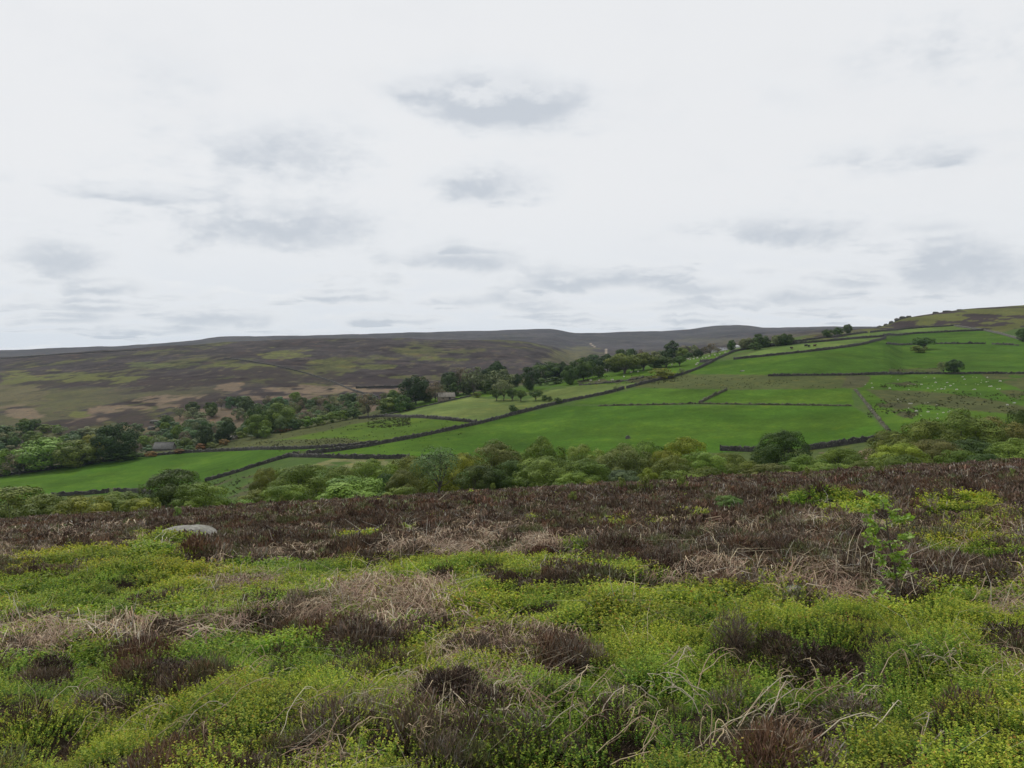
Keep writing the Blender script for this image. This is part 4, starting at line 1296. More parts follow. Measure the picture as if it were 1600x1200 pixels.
# trees along the spur and on the fields: (u, base row, top row, half width, proto, colour, label)
SPUR = [
    (650, 632, 592, 18, MID, DEEP, "large dark sycamore left of the stone barn"),
    (680, 628, 599, 12, AIRY, BARE, "thin grey half-bare tree between sycamore and barn"),
    (705, 618, 585, 13, MID, DEEP, "dark tree rising just behind the stone barn"),
    (710, 619, 600, 8, FARB, DARK, "small green tree at the barn's right end"),
    (724, 616, 578, 11, AIRY, BARE, "tall grey leafless tree right of the barn"),
    (740, 617, 577, 15, AIRY, GREY, "grey-green tall tree right of the barn"),
    (752, 612, 588, 9, MID, DARK, "dark narrow tree beside the grey-green tall tree"),
    (763, 611, 580, 11, MID, DEEP, "dark tree left of the highest crown of the row"),
    (777, 603, 569, 13, MID, DEEP, "highest dark crown above the row of thorns"),
    (780, 613, 580, 19, AIRY, GREY, "broad grey-green tree below the highest dark crown"),
    (787, 626, 596, 14, AIRY, GREY, "pale grey tree standing forward in the meadow"),
    (776, 626, 609, 8, MIDF, DARK, "small thorn left of the pale grey tree"),
    (800, 626, 609, 8, MIDF, DARK, "small thorn right of the pale grey tree"),
    (814, 627, 611, 7, MIDF, DARK, "outer thorn of the meadow group"),
    (745, 621, 614, 6, FARB, OLIVE, "low scrubby bush in the meadow near the barn"),
    (837, 626, 611, 8, MIDF, DARK, "leaning thorn alone in the hay meadow"),
    (851, 627, 618, 4, FARB, DARK, "tiny thorn right of the leaning thorn"),
    (858, 627, 620, 4, FARB, DARK, "tiniest thorn at the end of the meadow line"),
    (807, 605, 586, 6, MID, DEEP, "small narrow dark tree between the taller crowns"),
    (827, 610, 577, 12, MID, DEEP, "round dark tree with a clear trunk at the meadow corner"),
    (855, 597, 569, 18, MID, DARK, "broad blue-green tree right of the round dark one"),
    (845, 602, 592, 9, FARB, DARK, "dark hedge bush under the broad blue-green tree"),
    (868, 600, 590, 10, FARB, DARK, "second dark hedge bush right of the broad blue-green tree"),
    (880, 580, 568, 7, MID, DEEP, "small dark crown peeping above the hedge"),
    (890, 601, 574, 11, MID, DARK, "dark upright tree in the middle of the row"),
    (912, 594, 563, 15, MID, DARK, "full dark green tree left of the small bush tree"),
    (926, 580, 557, 14, MID, DEEP, "dark distant tree behind the full dark tree"),
    (935, 589, 573, 8, MID, DARK, "small bushy tree between two taller ones"),
    (949, 581, 556, 11, MID, DEEP, "dark blue-green tree below the pale track"),
    (972, 570, 549, 12, MID, DARK, "dark crown behind the spreading olive tree"),
    (975, 584, 556, 21, MIDF, OLIVE, "wide spreading olive tree with a leaning trunk"),
    (1005, 579, 554, 15, MIDF, OLIVE, "rounded olive tree in the row above the sheep"),
    (1022, 576, 559, 8, MID, DARK, "narrow green tree between olive tree and flat thorn"),
    (1040, 574, 559, 14, MIDF, DARK, "flat-topped thorn with several stems"),
    (1062, 572, 558, 8, MIDF, DARK, "small flat thorn at the right end of the row"),
    (1050, 564, 536, 12, CONE, DEEP, "tall dark pointed tree rising above the flat thorns"),
    (1066, 562, 545, 8, MID, OLIVE, "olive tree right of the tall pointed tree"),
    (1076, 561, 552, 6, FARB, DARK, "dark bush right of the tall pointed tree"),
    (1091, 559, 547, 6, MID, DEEP, "small round dark tree alone right of the pointed tree"),
    (1110, 556, 538, 8, AIRY, BARE, "bare brown tree near the drifting smoke"),
    (1121, 553, 544, 5, AIRY, BARE, "thin bare bush beside the smoke"),
    (1143, 549, 533, 5, MID, DARK, "dark tree at the left end of the farm trees"),
    (1162, 546, 531, 6, MID, GREY, "grey-green tree in the farm clump"),
    (1171, 546, 530, 8, MID, GREY, "second grey-green tree in the farm clump"),
    (1187, 544, 524, 10, MID, DARK, "highest dark tree of the farm clump"),
    (1180, 547, 536, 8, FARB, DARK, "dark bush at the foot of the farm clump"),
    (1196, 543, 530, 6, MID, DARK, "right-hand tree of the farm clump"),
    (1214, 541, 525, 6, MID, GREY, "left tree of the three by the wall corner"),
    (1224, 540, 523, 6, MID, DARK, "middle tree of the three by the wall corner"),
    (1233, 539, 524, 6, MID, DARK, "right tree of the three by the wall corner"),
    (1293, 528, 516, 6, MID, DARK, "left of three small trees on the skyline wall"),
    (1309, 525, 513, 6, MID, DARK, "middle of three small trees on the skyline wall"),
    (1325, 522, 508, 5, MID, DARK, "right and tallest of three small trees on the skyline wall"),
    (1443, 546, 529, 13, MIDF, DARK, "lone leaning thorn tree in the upper pasture"),
    (1436, 551, 541, 9, FARB, OLIVE, "low scrub at the foot of the lone leaning thorn"),
    (1491, 584, 564, 10, MID, DEEP, "dark round bush tree on the level wall at right"),
    (1474, 584, 567, 7, AIRY, GREY, "thin grey bush beside the dark round bush tree"),
    (1598, 534, 515, 7, MID, DARK, "dark tree cut by the right edge below the hilltop"),
    (802, 647, 634, 6, FARB, DARK, "small dark bush against the long diagonal wall"),
    (872, 631, 622, 5, FARB, DARK, "tiny dark bush on the long diagonal wall"),
    (961, 612, 604, 3, AIRY, GREY, "wisp of a sapling by the long diagonal wall"),
    (1065, 587, 576, 5, AIRY, GREY, "thin round thorn where the wall curves up"),
    (1034, 592, 577, 15, FARB, YELLOW, "faded yellow gorse bush above the curving wall"),
    (640, 641, 629, 7, FARB, DARK, "round dark bush below the large sycamore"),
    (733, 616, 594, 12, MID, DARK, "dark undergrowth tree between the two tall grey trees"),
    (758, 614, 596, 12, FARB, DARK, "dark bushy base left of the highest dark crown"),
    (795, 606, 588, 11, MID, DARK, "dark tree just right of the highest dark crown"),
    (872, 594, 574, 12, MID, DEEP, "deep green tree between broad blue-green and dark upright ones"),
    (902, 592, 572, 11, MID, DEEP, "deep green crown filling the row left of the full dark tree"),
    (960, 582, 562, 12, MID, DARK, "dark tree in front of the blue-green one below the track"),
    (990, 580, 560, 12, MID, GREEN, "green tree between the two olive trees"),
    (1030, 574, 562, 9, FARB, DARK, "dark bush between narrow tree and flat thorn"),
    (665, 629, 606, 10, MID, DARK, "dark tree filling the gap right of the large sycamore"),
    (690, 622, 603, 9, AIRY, GREY, "thin grey-green tree close left of the barn"),
    (627, 644, 620, 10, FARB, DARK, "dark hedge bush left of the large sycamore"),
    (616, 640, 615, 8, MID, DARK, "dark small tree at the top of the gorse hedge"),
    (612, 643, 623, 14, FARB, GREEN, "broad green bush at the top of the gorse hedge"),
    (598, 645, 634, 9, FARB, DARK, "dark low bush in the gorse hedge"),
    (575, 650, 618, 14, AIRY, BARE, "bare brown tree rising from the gorse hedge"),
    (552, 654, 641, 9, FARB, DARK, "dark green bush midway along the gorse hedge"),
    (535, 657, 643, 8, FARB, GREEN, "green bush midway along the gorse hedge"),
    (518, 660, 646, 9, FARB, GREEN, "green gorse bush left of midway along the hedge"),
    (500, 664, 650, 9, FARB, OLIVE, "olive gorse bush along the hedge"),
    (480, 668, 652, 10, FARB, GREEN, "green gorse bush above the rushy field"),
    (460, 671, 657, 9, FARB, DARK, "dark gorse bush above the rushy field"),
    (441, 675, 668, 9, FARB, GORSE, "rust-orange gorse bush above the rushy field"),
    (436, 672, 634, 18, MID, OLIVE, "round olive tree over the rust-orange gorse"),
    (420, 676, 642, 11, MID, DARK, "dark tree left of the round olive tree"),
    (438, 676, 652, 7, MID, GREY, "small grey-green tree in front of the round olive tree"),
    (402, 684, 651, 16, MID, GREEN, "two-tone green tree with a pale sunlit top by the gorse"),
    (403, 668, 637, 14, MID, DARK, "dark crown behind the two-tone tree"),
    (414, 685, 668, 8, FARB, GREEN, "green bush right of the two-tone tree"),
    (357, 690, 661, 9, MID, DEEP, "dark tree above the tiny stone shelter"),
    (345, 694, 671, 7, MID, DEEP, "smaller dark tree left of the tiny stone shelter"),
    (319, 700, 668, 10, MID, DEEP, "dark square-topped tree above the gorse slope"),
    (350, 696, 687, 6, FARB, GORSE, "rust-orange gorse near the dark paired trees"),
    (314, 703, 694, 7, FARB, GORSE, "rust-orange gorse below the dark square-topped tree"),
    (330, 700, 692, 7, FARB, OLIVE, "olive gorse between two rusty bushes"),
    (292, 706, 697, 9, FARB, DARK, "dark scrub bush right of the grey hut"),
    (280, 709, 702, 6, FARB, GORSE, "rusty gorse beside the grey hut"),
    (236, 714, 706, 8, FARB, GORSE, "rusty gorse left of the grey hut"),
    (180, 720, 667, 25, MID, DEEP, "very large dark tree behind the left pasture"),
    (146, 712, 683, 14, MID, YELLOW, "yellow-topped tree left of the very large dark tree"),
    (78, 734, 690, 34, MID, BRIGHT, "broad bright green tree behind the left pasture wall"),
    (118, 730, 692, 26, MID, OLIVE, "rounded olive tree right of the broad bright one"),
    (146, 724, 702, 18, FARB, OLIVE, "low olive thicket under the very large dark tree"),
    (185, 721, 708, 14, FARB, DARK, "dark scrub at the foot of the very large dark tree"),
    (206, 718, 707, 12, FARB, DARK, "dark scrub right of the very large dark tree"),
    (30, 742, 712, 16, AIRY, BARE, "grey bare-stemmed tree near the left edge"),
    (8, 744, 706, 14, FARB, GREEN, "green tree at the left edge behind the pasture wall"),
    (48, 738, 712, 14, FARB, DARK, "dark bush left of the broad bright green tree"),
    (70, 676, 664, 9, FARB, GREEN, "rounded green bush alone on the moor slope, left"),
    (90, 678, 665, 6, FARB, GREEN, "smaller green bush right of the rounded one on the moor slope"),
    (36, 680, 660, 9, FARB, DARK, "dark bush left of the rounded green bush on the moor slope"),
    (8, 690, 668, 14, FARB, DARK, "dark bush at the left edge on the moor slope"),
    (437, 640, 622, 11, FARB, BLUEG, "pale blue-green bush highest on the bracken slope"),
]
for i, (u, vb, vt, hw, protos, colour, label) in enumerate(SPUR):
    yc = float(crest_y(u))
    if u < 640 and vb < 700 and u < 100:
        y = hit(u, vb, 380, 700)
    elif label.endswith("bracken slope"):
        y = hit(u, vb, 400, 700)
    else:
        y = min(hit(u, vb, 180, yc + 16), yc + 16)
    g0 = P(u, y)
    h = (EYE + y * (VH - vt) / F) - g0.z
    h = max(h, (vb - vt) / F * y * .8)
    w = 2 * hw / F * y * 1.25
    isb = protos is FARB
    nm = 'bush' if isb else 'tree'
    tree(protos[i % len(protos)], g0, w, h * 1.08, colour, nm, label, nm, "trees and bushes of the spur and fields")

# the wood on the valley floor at the left: crowns too alike to tell apart
nw = 0
placed = []
tries = 0
while nw < 260 and tries < 9000:
    tries += 1
    u = rng.uniform(-30, 640)
    lo = np.interp(u, [-30, 100, 200, 300, 400, 500, 600, 640], [668, 668, 672, 640, 628, 620, 612, 608])
    hi = np.interp(u, [-30, 100, 200, 300, 400, 500, 600, 640], [740, 728, 712, 696, 680, 660, 640, 632])
    yc = float(crest_y(u))
    v = rng.uniform(lo, hi)
    y = float(np.interp(v, [lo, hi], [yc + 150, yc + 16]))
    x = (u - UC) / F * y
    sp = rng.uniform(3.0, 5.5)
    if u < 230 and v < 690 and rng.random() < .55:
        continue
    if any((x - a) ** 2 + (y - b) ** 2 < (0.46 * (sp + c)) ** 2 for a, b, c in placed):
        continue
    g0 = P(u, y)
    h = rng.uniform(4.0, 7.5)
    vt = proj_v(u, y, g0.z + h - EYE)
    if vt < lo - 14:
        continue
    placed.append((x, y, sp))
    k = rng.random()
    part_ = ('near the left edge of the valley wood' if u < 110 else 'behind the very large dark tree' if u < 250 else 'in the valley beyond the grey hut' if u < 370
             else 'in the valley beyond the gorse hedge' if u < 520 else 'in the valley left of the large sycamore')
    if k < .26:
        tree(AIRY[nw % 4], g0, sp * 1.4, h * 1.1, BARE if rng.random() < .5 else GREY, 'tree', "thin grey half-leafed tree " + part_, 'tree', "grey half-leafed trees " + part_)
    elif k < .72:
        tree(FARB[nw % 4], g0, sp * 1.75, h, BLUEG if rng.random() < .6 else GREY, 'tree', "soft grey-green tree " + part_, 'tree', "grey-green trees " + part_)
    else:
        tree(MID[nw % 5], g0, sp * 1.6, h * 1.1, DARK if rng.random() < .6 else GREEN, 'tree', "darker green small tree " + part_, 'tree', "darker trees " + part_)
    nw += 1

# distant dark copses in the far valley
for i, (u, vb, vt, hw) in enumerate([(985, 561, 546, 12), (1000, 560, 548, 9), (1020, 562, 550, 12), (1035, 560, 549, 9), (1070, 552, 541, 10), (1082, 551, 540, 9), (1010, 566, 552, 10), (1100, 551, 543, 7)]):
    y = 620 + i * 14
    g0 = P(u, y)
    h = (EYE + y * (VH - vt) / F) - g0.z
    tree(FARB[i % 4], g0, 2.3 * hw / F * y, max(h, 5), [DARK, BARE, GREY][i % 3], 'tree', "distant hazy tree in the far valley beyond the row", 'tree', "distant trees in the far valley")

# ------------------------------------------------------------------ foreground plants: clump shapes
def quads_mesh(name, P0, A, B_, mat, tone):
    """diamond faces: P0 centre, A half length vector, B_ half width vector"""
    V = np.stack([P0 - A, P0 + B_, P0 + A, P0 - B_], 1).reshape(-1, 3)
    n = len(P0)
    return mesh_np(name, V, np.arange(n * 4).reshape(n, 4), mat, False, np.repeat(tone, 4, 0))


def bilberry(seed, shoots, leaves, size, radius=.17, height=.2):
    r = np.random.default_rng(seed)
    th = r.random(shoots) * 6.283
    rr = radius * np.sqrt(r.random(shoots))
    base = np.c_[np.cos(th) * rr, np.sin(th) * rr, np.zeros(shoots)]
    dome = 1 - .45 * (rr / radius) ** 2
    hh = height * dome * r.uniform(.7, 1.15, shoots)
    lean = np.c_[np.cos(th), np.sin(th)] * (rr / radius * .45)[:, None] + r.normal(0, .18, (shoots, 2))
    t = (np.arange(leaves) + r.random((shoots, leaves))) / leaves
    t = .25 + .78 * t
    az = np.arange(leaves)[None] * 2.4 + r.random((shoots, 1)) * 6.28 + r.normal(0, .5, (shoots, leaves))
    out = size * .8
    x = base[:, 0, None] + lean[:, 0, None] * hh[:, None] * t + np.cos(az) * out * (1.15 - .5 * t)
    y = base[:, 1, None] + lean[:, 1, None] * hh[:, None] * t + np.sin(az) * out * (1.15 - .5 * t)
    z = hh[:, None] * t + r.normal(0, .004, t.shape)
    pos = np.stack([x, y, z], -1).reshape(-1, 3)
    n = len(pos)
    azf = az.ravel() + r.normal(0, .3, n)
    up_ = .10 + .45 * t.ravel() * r.uniform(.0, 1.3, n)
    A = np.stack([np.cos(azf), np.sin(azf), up_], -1)
    A = unit(A) * (size * r.uniform(.75, 1.25, n))[:, None]
    side = unit(np.cross(A, np.array((0, 0, 1.)) + r.normal(0, .5, (n, 3)))) * (size * .66 * r.uniform(.8, 1.2, n))[:, None]
    young = sstep(t.ravel() + r.normal(0, .12, n), .62, .98)
    old = np.array((.088, .142, .020))
    new = np.array((.238, .260, .033))
    red = np.array((.24, .15, .035))
    k = r.random(n)
    tone = old[None] * (1 - young[:, None]) + new[None] * young[:, None]
    tone = np.where((k < .05)[:, None] & (young > .5)[:, None], red[None], tone)
    tone = tone * r.uniform(.75, 1.25, n)[:, None]
    return quads_mesh('bilberry', pos, A, side, M_BILB, tone)


def heather(seed, n, width, radius=.18, height=.17, grey=.2, bm=None, pal=None, half=.028):
    """a rounded tuft: short fine shoots all over a dome, a few bare grey twigs between"""
    r = np.random.default_rng(seed)
    d = unit(r.normal(size=(n, 3)))
    d[:, 2] = np.abs(d[:, 2]) * 1.1 + .02
    d = unit(d)
    lump = 1 + (fbm(d[:, 0] * 2.6 + seed, d[:, 1] * 2.6 + d[:, 2] * 2, seed, 3) - .5) * .9
    q = (.55 + .5 * np.sqrt(r.random(n))) * lump
    pos = d * np.array((radius, radius, height)) * q[:, None]
    dir_ = unit(d * .7 + np.array((0, 0, .75)) + r.normal(0, .42, (n, 3)))
    l = half * r.uniform(.6, 1.5, n)
    S = unit(np.cross(dir_, r.normal(size=(n, 3)))) * (width * r.uniform(.6, 1.5, n))[:, None]
    pal = pal if pal is not None else np.array([(.108, .073, .057), (.142, .098, .075), (.096, .078, .053), (.165, .119, .094), (.079, .056, .046)])
    tone = pal[r.integers(0, len(pal), n)] * r.uniform(.65, 1.35, n)[:, None]
    gk = r.random(n) < grey
    tone[gk] = np.array((.21, .185, .16)) * r.uniform(.6, 1.2, gk.sum())[:, None]
    return quads_mesh('heather', pos, dir_ * l[:, None], S, bm or M_HEATH, tone)


def litter(seed, n, width, radius=.3, height=.12):
    """flattened dead bracken: bent ribbons lying on one another"""
    r = np.random.default_rng(seed)
    B = Build()
    main = r.random() * 6.28
    for i in range(n):
        a = main + r.normal(0, .7)
        L = r.uniform(.12, .42)
        c = np.array((r.normal(0, radius * .5), r.normal(0, radius * .5), r.uniform(.02, height)))
        d = np.array((math.cos(a), math.sin(a), r.normal(.05, .22)))
        s = np.array((-math.sin(a), math.cos(a), r.normal(0, .4)))
        w = width * r.uniform(.5, 1.5)
        lift = r.uniform(.01, .09)
        p = [c - d * L / 2, c + np.array((0, 0, lift)), c + d * L / 2 - np.array((0, 0, lift * .6))]
        tn = np.array([(.30, .215, .145), (.36, .28, .19), (.25, .165, .115), (.21, .135, .10), (.40, .335, .25)][r.integers(0, 5)]) * r.uniform(.75, 1.15)
        B.add([p[0] - s * w * .5, p[0] + s * w * .5, p[1] + s * w, p[1] - s * w, p[2] + s * w * .3, p[2] - s * w * .3], [(0, 1, 2, 3), (3, 2, 4, 5)], tn)
    return B.mesh('bracken_litter', M_DRY)


def straw(seed, n, width, height=.34):
    """thin pale stalks standing loosely, some bent over"""
    r = np.random.default_rng(seed)
    B = Build()
    for i in range(n):
        a = r.random() * 6.28
        b0 = np.array((r.normal(0, .1), r.normal(0, .1), 0))
        h = height * r.uniform(.6, 1.2)
        o_ = r.uniform(.08, .36)
        m = b0 + np.array((math.cos(a) * o_ * .4, math.sin(a) * o_ * .4, h * .7))
        e = b0 + np.array((math.cos(a) * o_ * 1.6, math.sin(a) * o_ * 1.6, h * r.uniform(.55, 1.05)))
        s = np.array((-math.sin(a), math.cos(a), 0)) * width
        tn = np.array([(.42, .36, .24), (.34, .28, .2), (.38, .36, .31)][r.integers(0, 3)]) * r.uniform(.8, 1.15)
        B.add([b0 - s, b0 + s, m + s * .8, m - s * .8, e + s * .3, e - s * .3], [(0, 1, 2, 3), (3, 2, 4, 5)], tn)
    return B.mesh('straw', M_DRY)


def rush(seed, n, width):
    r = np.random.default_rng(seed)
    th = r.random(n) * 6.28
    d = unit(np.c_[np.cos(th) * .5, np.sin(th) * .5, np.ones(n)] + r.normal(0, .2, (n, 3)))
    L = r.uniform(.35, .75, n)
    p = np.c_[r.normal(0, .14, (n, 2)), np.zeros(n)] + d * (L / 2)[:, None]
    S = unit(np.cross(d, r.normal(size=(n, 3)))) * width
    tone = np.array([(.05, .06, .026), (.085, .08, .04), (.04, .052, .02)])[r.integers(0, 3, n)] * r.uniform(.8, 1.2, n)[:, None]
    return quads_mesh('rushes', p, d * (L / 2)[:, None], S, M_HEATH, tone)


def proto_set(name, meshes):
    c = bpy.data.collections.new(name)
    for i, me in enumerate(meshes):
        o = bpy.data.objects.new(name + '_clump', me)
        c.objects.link(o)
    return c


def scatter(name, label, cat, pts, rot, scl, idx, tint, coll):
    """one ground cover object: points that each carry a clump"""
    me = bpy.data.meshes.new(name)
    n = len(pts)
    me.vertices.add(n)
    me.vertices.foreach_set('co', np.asarray(pts, np.float32).ravel())
    for nm, typ, arr, key in (('rot', 'FLOAT_VECTOR', rot, 'vector'), ('scl', 'FLOAT_VECTOR', scl, 'vector'), ('tint', 'FLOAT_VECTOR', tint, 'vector'), ('idx', 'INT', idx, 'value')):
        a = me.attributes.new(nm, typ, 'POINT')
        a.data.foreach_set(key, np.asarray(arr, np.int32 if typ == 'INT' else np.float32).ravel())
    o = obj(name, me)
    ng = bpy.data.node_groups.new(name, 'GeometryNodeTree')
    ng.interface.new_socket('Geometry', in_out='INPUT', socket_type='NodeSocketGeometry')
    ng.interface.new_socket('Geometry', in_out='OUTPUT', socket_type='NodeSocketGeometry')
    gi = ng.nodes.new('NodeGroupInput')
    go = ng.nodes.new('NodeGroupOutput')
    ip = ng.nodes.new('GeometryNodeInstanceOnPoints')
    ci = ng.nodes.new('GeometryNodeCollectionInfo')
    ci.inputs['Collection'].default_value = coll
    ci.inputs['Separate Children'].default_value = True
    ci.inputs['Reset Children'].default_value = True

    def named(nm, typ):
        q = ng.nodes.new('GeometryNodeInputNamedAttribute')
        q.data_type = typ
        q.inputs['Name'].default_value = nm
        return q.outputs['Attribute']
    ng.links.new(gi.outputs[0], ip.inputs['Points'])
    ng.links.new(ci.outputs[0], ip.inputs['Instance'])
    ip.inputs['Pick Instance'].default_value = True
    ng.links.new(named('idx', 'INT'), ip.inputs['Instance Index'])
    ng.links.new(named('rot', 'FLOAT_VECTOR'), ip.inputs['Rotation'])
    ng.links.new(named('scl', 'FLOAT_VECTOR'), ip.inputs['Scale'])
    ng.links.new(ip.outputs[0], go.inputs[0])
    md = o.modifiers.new('scatter', 'NODES')
    md.node_group = ng
    return tag(o, label, cat, kind='stuff')


# where heather, bilberry and dead bracken grow
LINE_U = [-300, 0, 200, 350, 500, 700, 900, 1000, 1100, 1200, 1400, 1500, 1600, 2000]
LINE_V = [895, 885, 872, 866, 872, 858, 864, 878, 902, 918, 925, 905, 895, 880]
# (u, v, half width, half height, cover)  H heather, B bilberry, L bracken litter, Y yellowish bilberry
PATCH = [
    (265, 848, 75, 20, 'B'), (330, 858, 40, 12, 'H'), (130, 870, 120, 14, 'Y'), (420, 850, 60, 10, 'H'), (560, 838, 40, 6, 'B'), (640, 826, 20, 4, 'B'),
    (700, 845, 90, 14, 'L'), (820, 835, 90, 16, 'L'), (830, 806, 40, 4, 'M'), (960, 812, 40, 5, 'M'), (1060, 815, 40, 6, 'M'), (900, 842, 30, 6, 'B'),
    (1080, 800, 30, 6, 'B'), (1285, 780, 62, 17, 'B'), (1345, 790, 60, 14, 'B'), (1500, 785, 70, 16, 'B'), (1530, 815, 70, 14, 'M'), (1440, 800, 36, 10, 'M'), (1300, 812, 50, 6, 'M'),
    (1090, 890, 60, 12, 'L'), (1240, 900, 60, 14, 'L'), (1330, 905, 60, 16, 'L'), (1150, 850, 80, 20, 'H'), (1300, 855, 80, 20, 'H'), (1430, 882, 100, 22, 'H'), (1480, 850, 60, 10, 'Y'),
    (1540, 840, 60, 10, 'Y'), (1590, 935, 50, 16, 'L'), (1540, 885, 60, 12, 'H'),
    (800, 875, 190, 15, 'B'), (880, 893, 105, 11, 'H'), (770, 886, 24, 6, 'H'), (980, 898, 50, 7, 'H'), (690, 892, 20, 6, 'H'),
    (610, 925, 110, 22, 'L'), (520, 940, 70, 12, 'L'), (660, 965, 80, 14, 'L'), (690, 972, 50, 9, 'H'), (450, 940, 60, 8, 'L'), (130, 985, 130, 13, 'L'), (290, 975, 90, 13, 'L'), (380, 960, 60, 10, 'L'),
    (400, 905, 50, 8, 'L'), (190, 975, 30, 8, 'H'), (270, 980, 35, 8, 'H'), (330, 925, 60, 10, 'B'), (60, 940, 60, 14, 'B'),
    (265, 1048, 78, 20, 'H'), (76, 1044, 26, 16, 'H'), (225, 1010, 32, 18, 'H'), (432, 967, 20, 12, 'H'), (560, 990, 60, 20, 'H'), (480, 1025, 110, 25, 'M'), (600, 1020, 60, 18, 'M'),
    (150, 1095, 60, 16, 'H'), (40, 1100, 36, 14, 'M'), (890, 1012, 38, 30, 'H'), (705, 1062, 40, 24, 'H'), (800, 1070, 70, 20, 'M'), (860, 1100, 60, 22, 'M'), (640, 1085, 50, 18, 'M'), (1000, 1075, 60, 14, 'M'),
    (1150, 992, 20, 18, 'H'), (1215, 1000, 22, 12, 'H'), (1285, 1030, 48, 22, 'H'), (1340, 1060, 60, 20, 'D'), (1180, 1075, 60, 30, 'M'), (1100, 1100, 60, 26, 'M'), (1260, 1150, 70, 34, 'H'), (1540, 1110, 80, 34, 'M'),
    (1420, 1100, 40, 20, 'M'), (430, 1110, 70, 24, 'M'), (560, 1165, 60, 24, 'M'), (330, 1150, 50, 20, 'M'), (70, 1160, 50, 20, 'M'), (1050, 1180, 60, 24, 'M'), (1590, 1010, 40, 14, 'H'),
]


def cover(u, v, x, y):
    """weights of bilberry, heather, litter at picture place u, v; plus yellowness"""
    n1 = fbm(x / 2.2, y / 2.2, 211, 3) - .5
    n2 = fbm(x / 5.5, y / 5.5, 221, 3) - .5
    n3 = fbm(x / 1.1, y / 1.1, 231, 3) - .5
    d = v - np.interp(u, LINE_U, LINE_V) + n2 * 40 * np.clip(60 / np.maximum(v - 740, 20), .2, 1) + n1 * 30
    hw = 1 - sstep(d, -14, 14)
    far_ = sstep(v, 800, 860)
    # inside the heather zone: pale straw, moss and bilberry streaks towards the near side
    bl = np.where(d < 0, sstep(n1 + .25 * n2, .13 + .10 * (1 - far_), .22 + .10 * (1 - far_)) * .6, 1.0)
    li = np.where(d < 0, sstep(n3 + .5 * n2, .12, .24) * .6 * sstep(v, 775, 830), sstep(n1 * .8 + n2, .24, .34) * .5)
    he = np.where(d < 0, 1.0 - .75 * bl, sstep(n3 + n1 * .6, .27, .36) * .6)
    bl = np.where(d < 0, bl, 1 - .85 * he)
    yel = sstep(fbm(x / 3, y / 3, 241, 3), .45, .65) * .7 * sstep(1000 - v, 0, 120)
    wu = n3 * .9 + n1 * .7
    wv = n2 * .8 - n3 * .9
    for (pu, pv, ru, rv, k) in PATCH:
        q = ((u - pu) / ru + wu * .8) ** 2 + ((v - pv) / rv + wv * 1.1) ** 2
        w = 1 - sstep(q, .7, 1.3)
        if k == 'H':
            he = he + (1.2 - he) * w; bl = bl * (1 - .93 * w); li = li * (1 - .8 * w)
        elif k in 'BY':
            bl = bl + (1 - bl) * w; he = he * (1 - .93 * w); li = li * (1 - .8 * w)
            if k == 'Y':
                yel = yel + (1 - yel) * w
            else:
                yel = yel * (1 - w * .6)
        elif k == 'D':
            bl = bl + (.6 - bl) * w; he = he + (.5 - he) * w
        elif k == 'M':
            he = he + (.15 - he) * w * .8; bl = bl + (.85 - bl) * w * .8
        else:
            li = li + (1 - li) * w; bl = bl * (1 - .7 * w); he = he * (1 - .6 * w)
    return np.clip(bl, 0, 1), np.clip(he, 0, 1.2), np.clip(li, 0, 1), np.clip(yel, 0, 1)


def strew(y0, y1, spacing, seed, margin=70):
    """jittered points over the wedge of moor between two depths"""
    r = np.random.default_rng(seed)
    a0, a1 = (-margin - UC) / F, (1600 + margin - UC) / F
    ny = int((y1 - y0) / spacing) + 1
    P_ = []
    for j in range(ny):
        yy = y0 + (j + .5) * spacing
        nx = int((a1 - a0) * yy / spacing) + 1
        xx = a0 * yy + (np.arange(nx) + .5) * spacing
        P_.append(np.c_[xx, np.full(nx, yy)])
    P_ = np.vstack(P_)
    P_ += r.uniform(-.6, .6, P_.shape) * spacing
    return P_[P_[:, 1] > 1.6], r


BANDS = [  # y0, y1, spacing, level of detail, size factor
    (1.9, 7.0, .098, 0, .80), (7.0, 14.0, .13, 1, 1.0), (14.0, 28.0, .21, 2, 1.25), (28.0, 50.0, .34, 3, 1.7), (50.0, 92.0, .55, 3, 2.4)]
BIL = proto_set('bilberry', [bilberry(300 + i, 42, 15, .0078, .17, .16) for i in range(4)] + [bilberry(310 + i, 34, 11, .0115, .17, .16) for i in range(4)]
                + [bilberry(320 + i, 30, 9, .0155, .18, .14) for i in range(3)] + [bilberry(330 + i, 32, 8, .019, .19, .12) for i in range(3)])
BIL_R = [(0, 4), (4, 8), (8, 11), (11, 14)]
HEA = proto_set('heather', [heather(340 + i, 620, .0028, grey=.14) for i in range(4)] + [heather(350 + i, 330, .0046) for i in range(4)]
                + [heather(360 + i, 170, .008, half=.036) for i in range(3)] + [heather(370 + i, 90, .014, half=.045) for i in range(3)])
LIT = proto_set('bracken_litter', [litter(380 + i, 70, .0022) for i in range(4)] + [litter(385 + i, 64, .0030) for i in range(4)]
                + [litter(390 + i, 64, .0042) for i in range(3)] + [litter(395 + i, 52, .0065) for i in range(3)])
STR = proto_set('straw', [straw(400 + i, 6, .0016) for i in range(4)] + [straw(405 + i, 7, .0026) for i in range(4)]
                + [straw(410 + i, 9, .003) for i in range(3)] + [straw(415 + i, 10, .004) for i in range(3)])

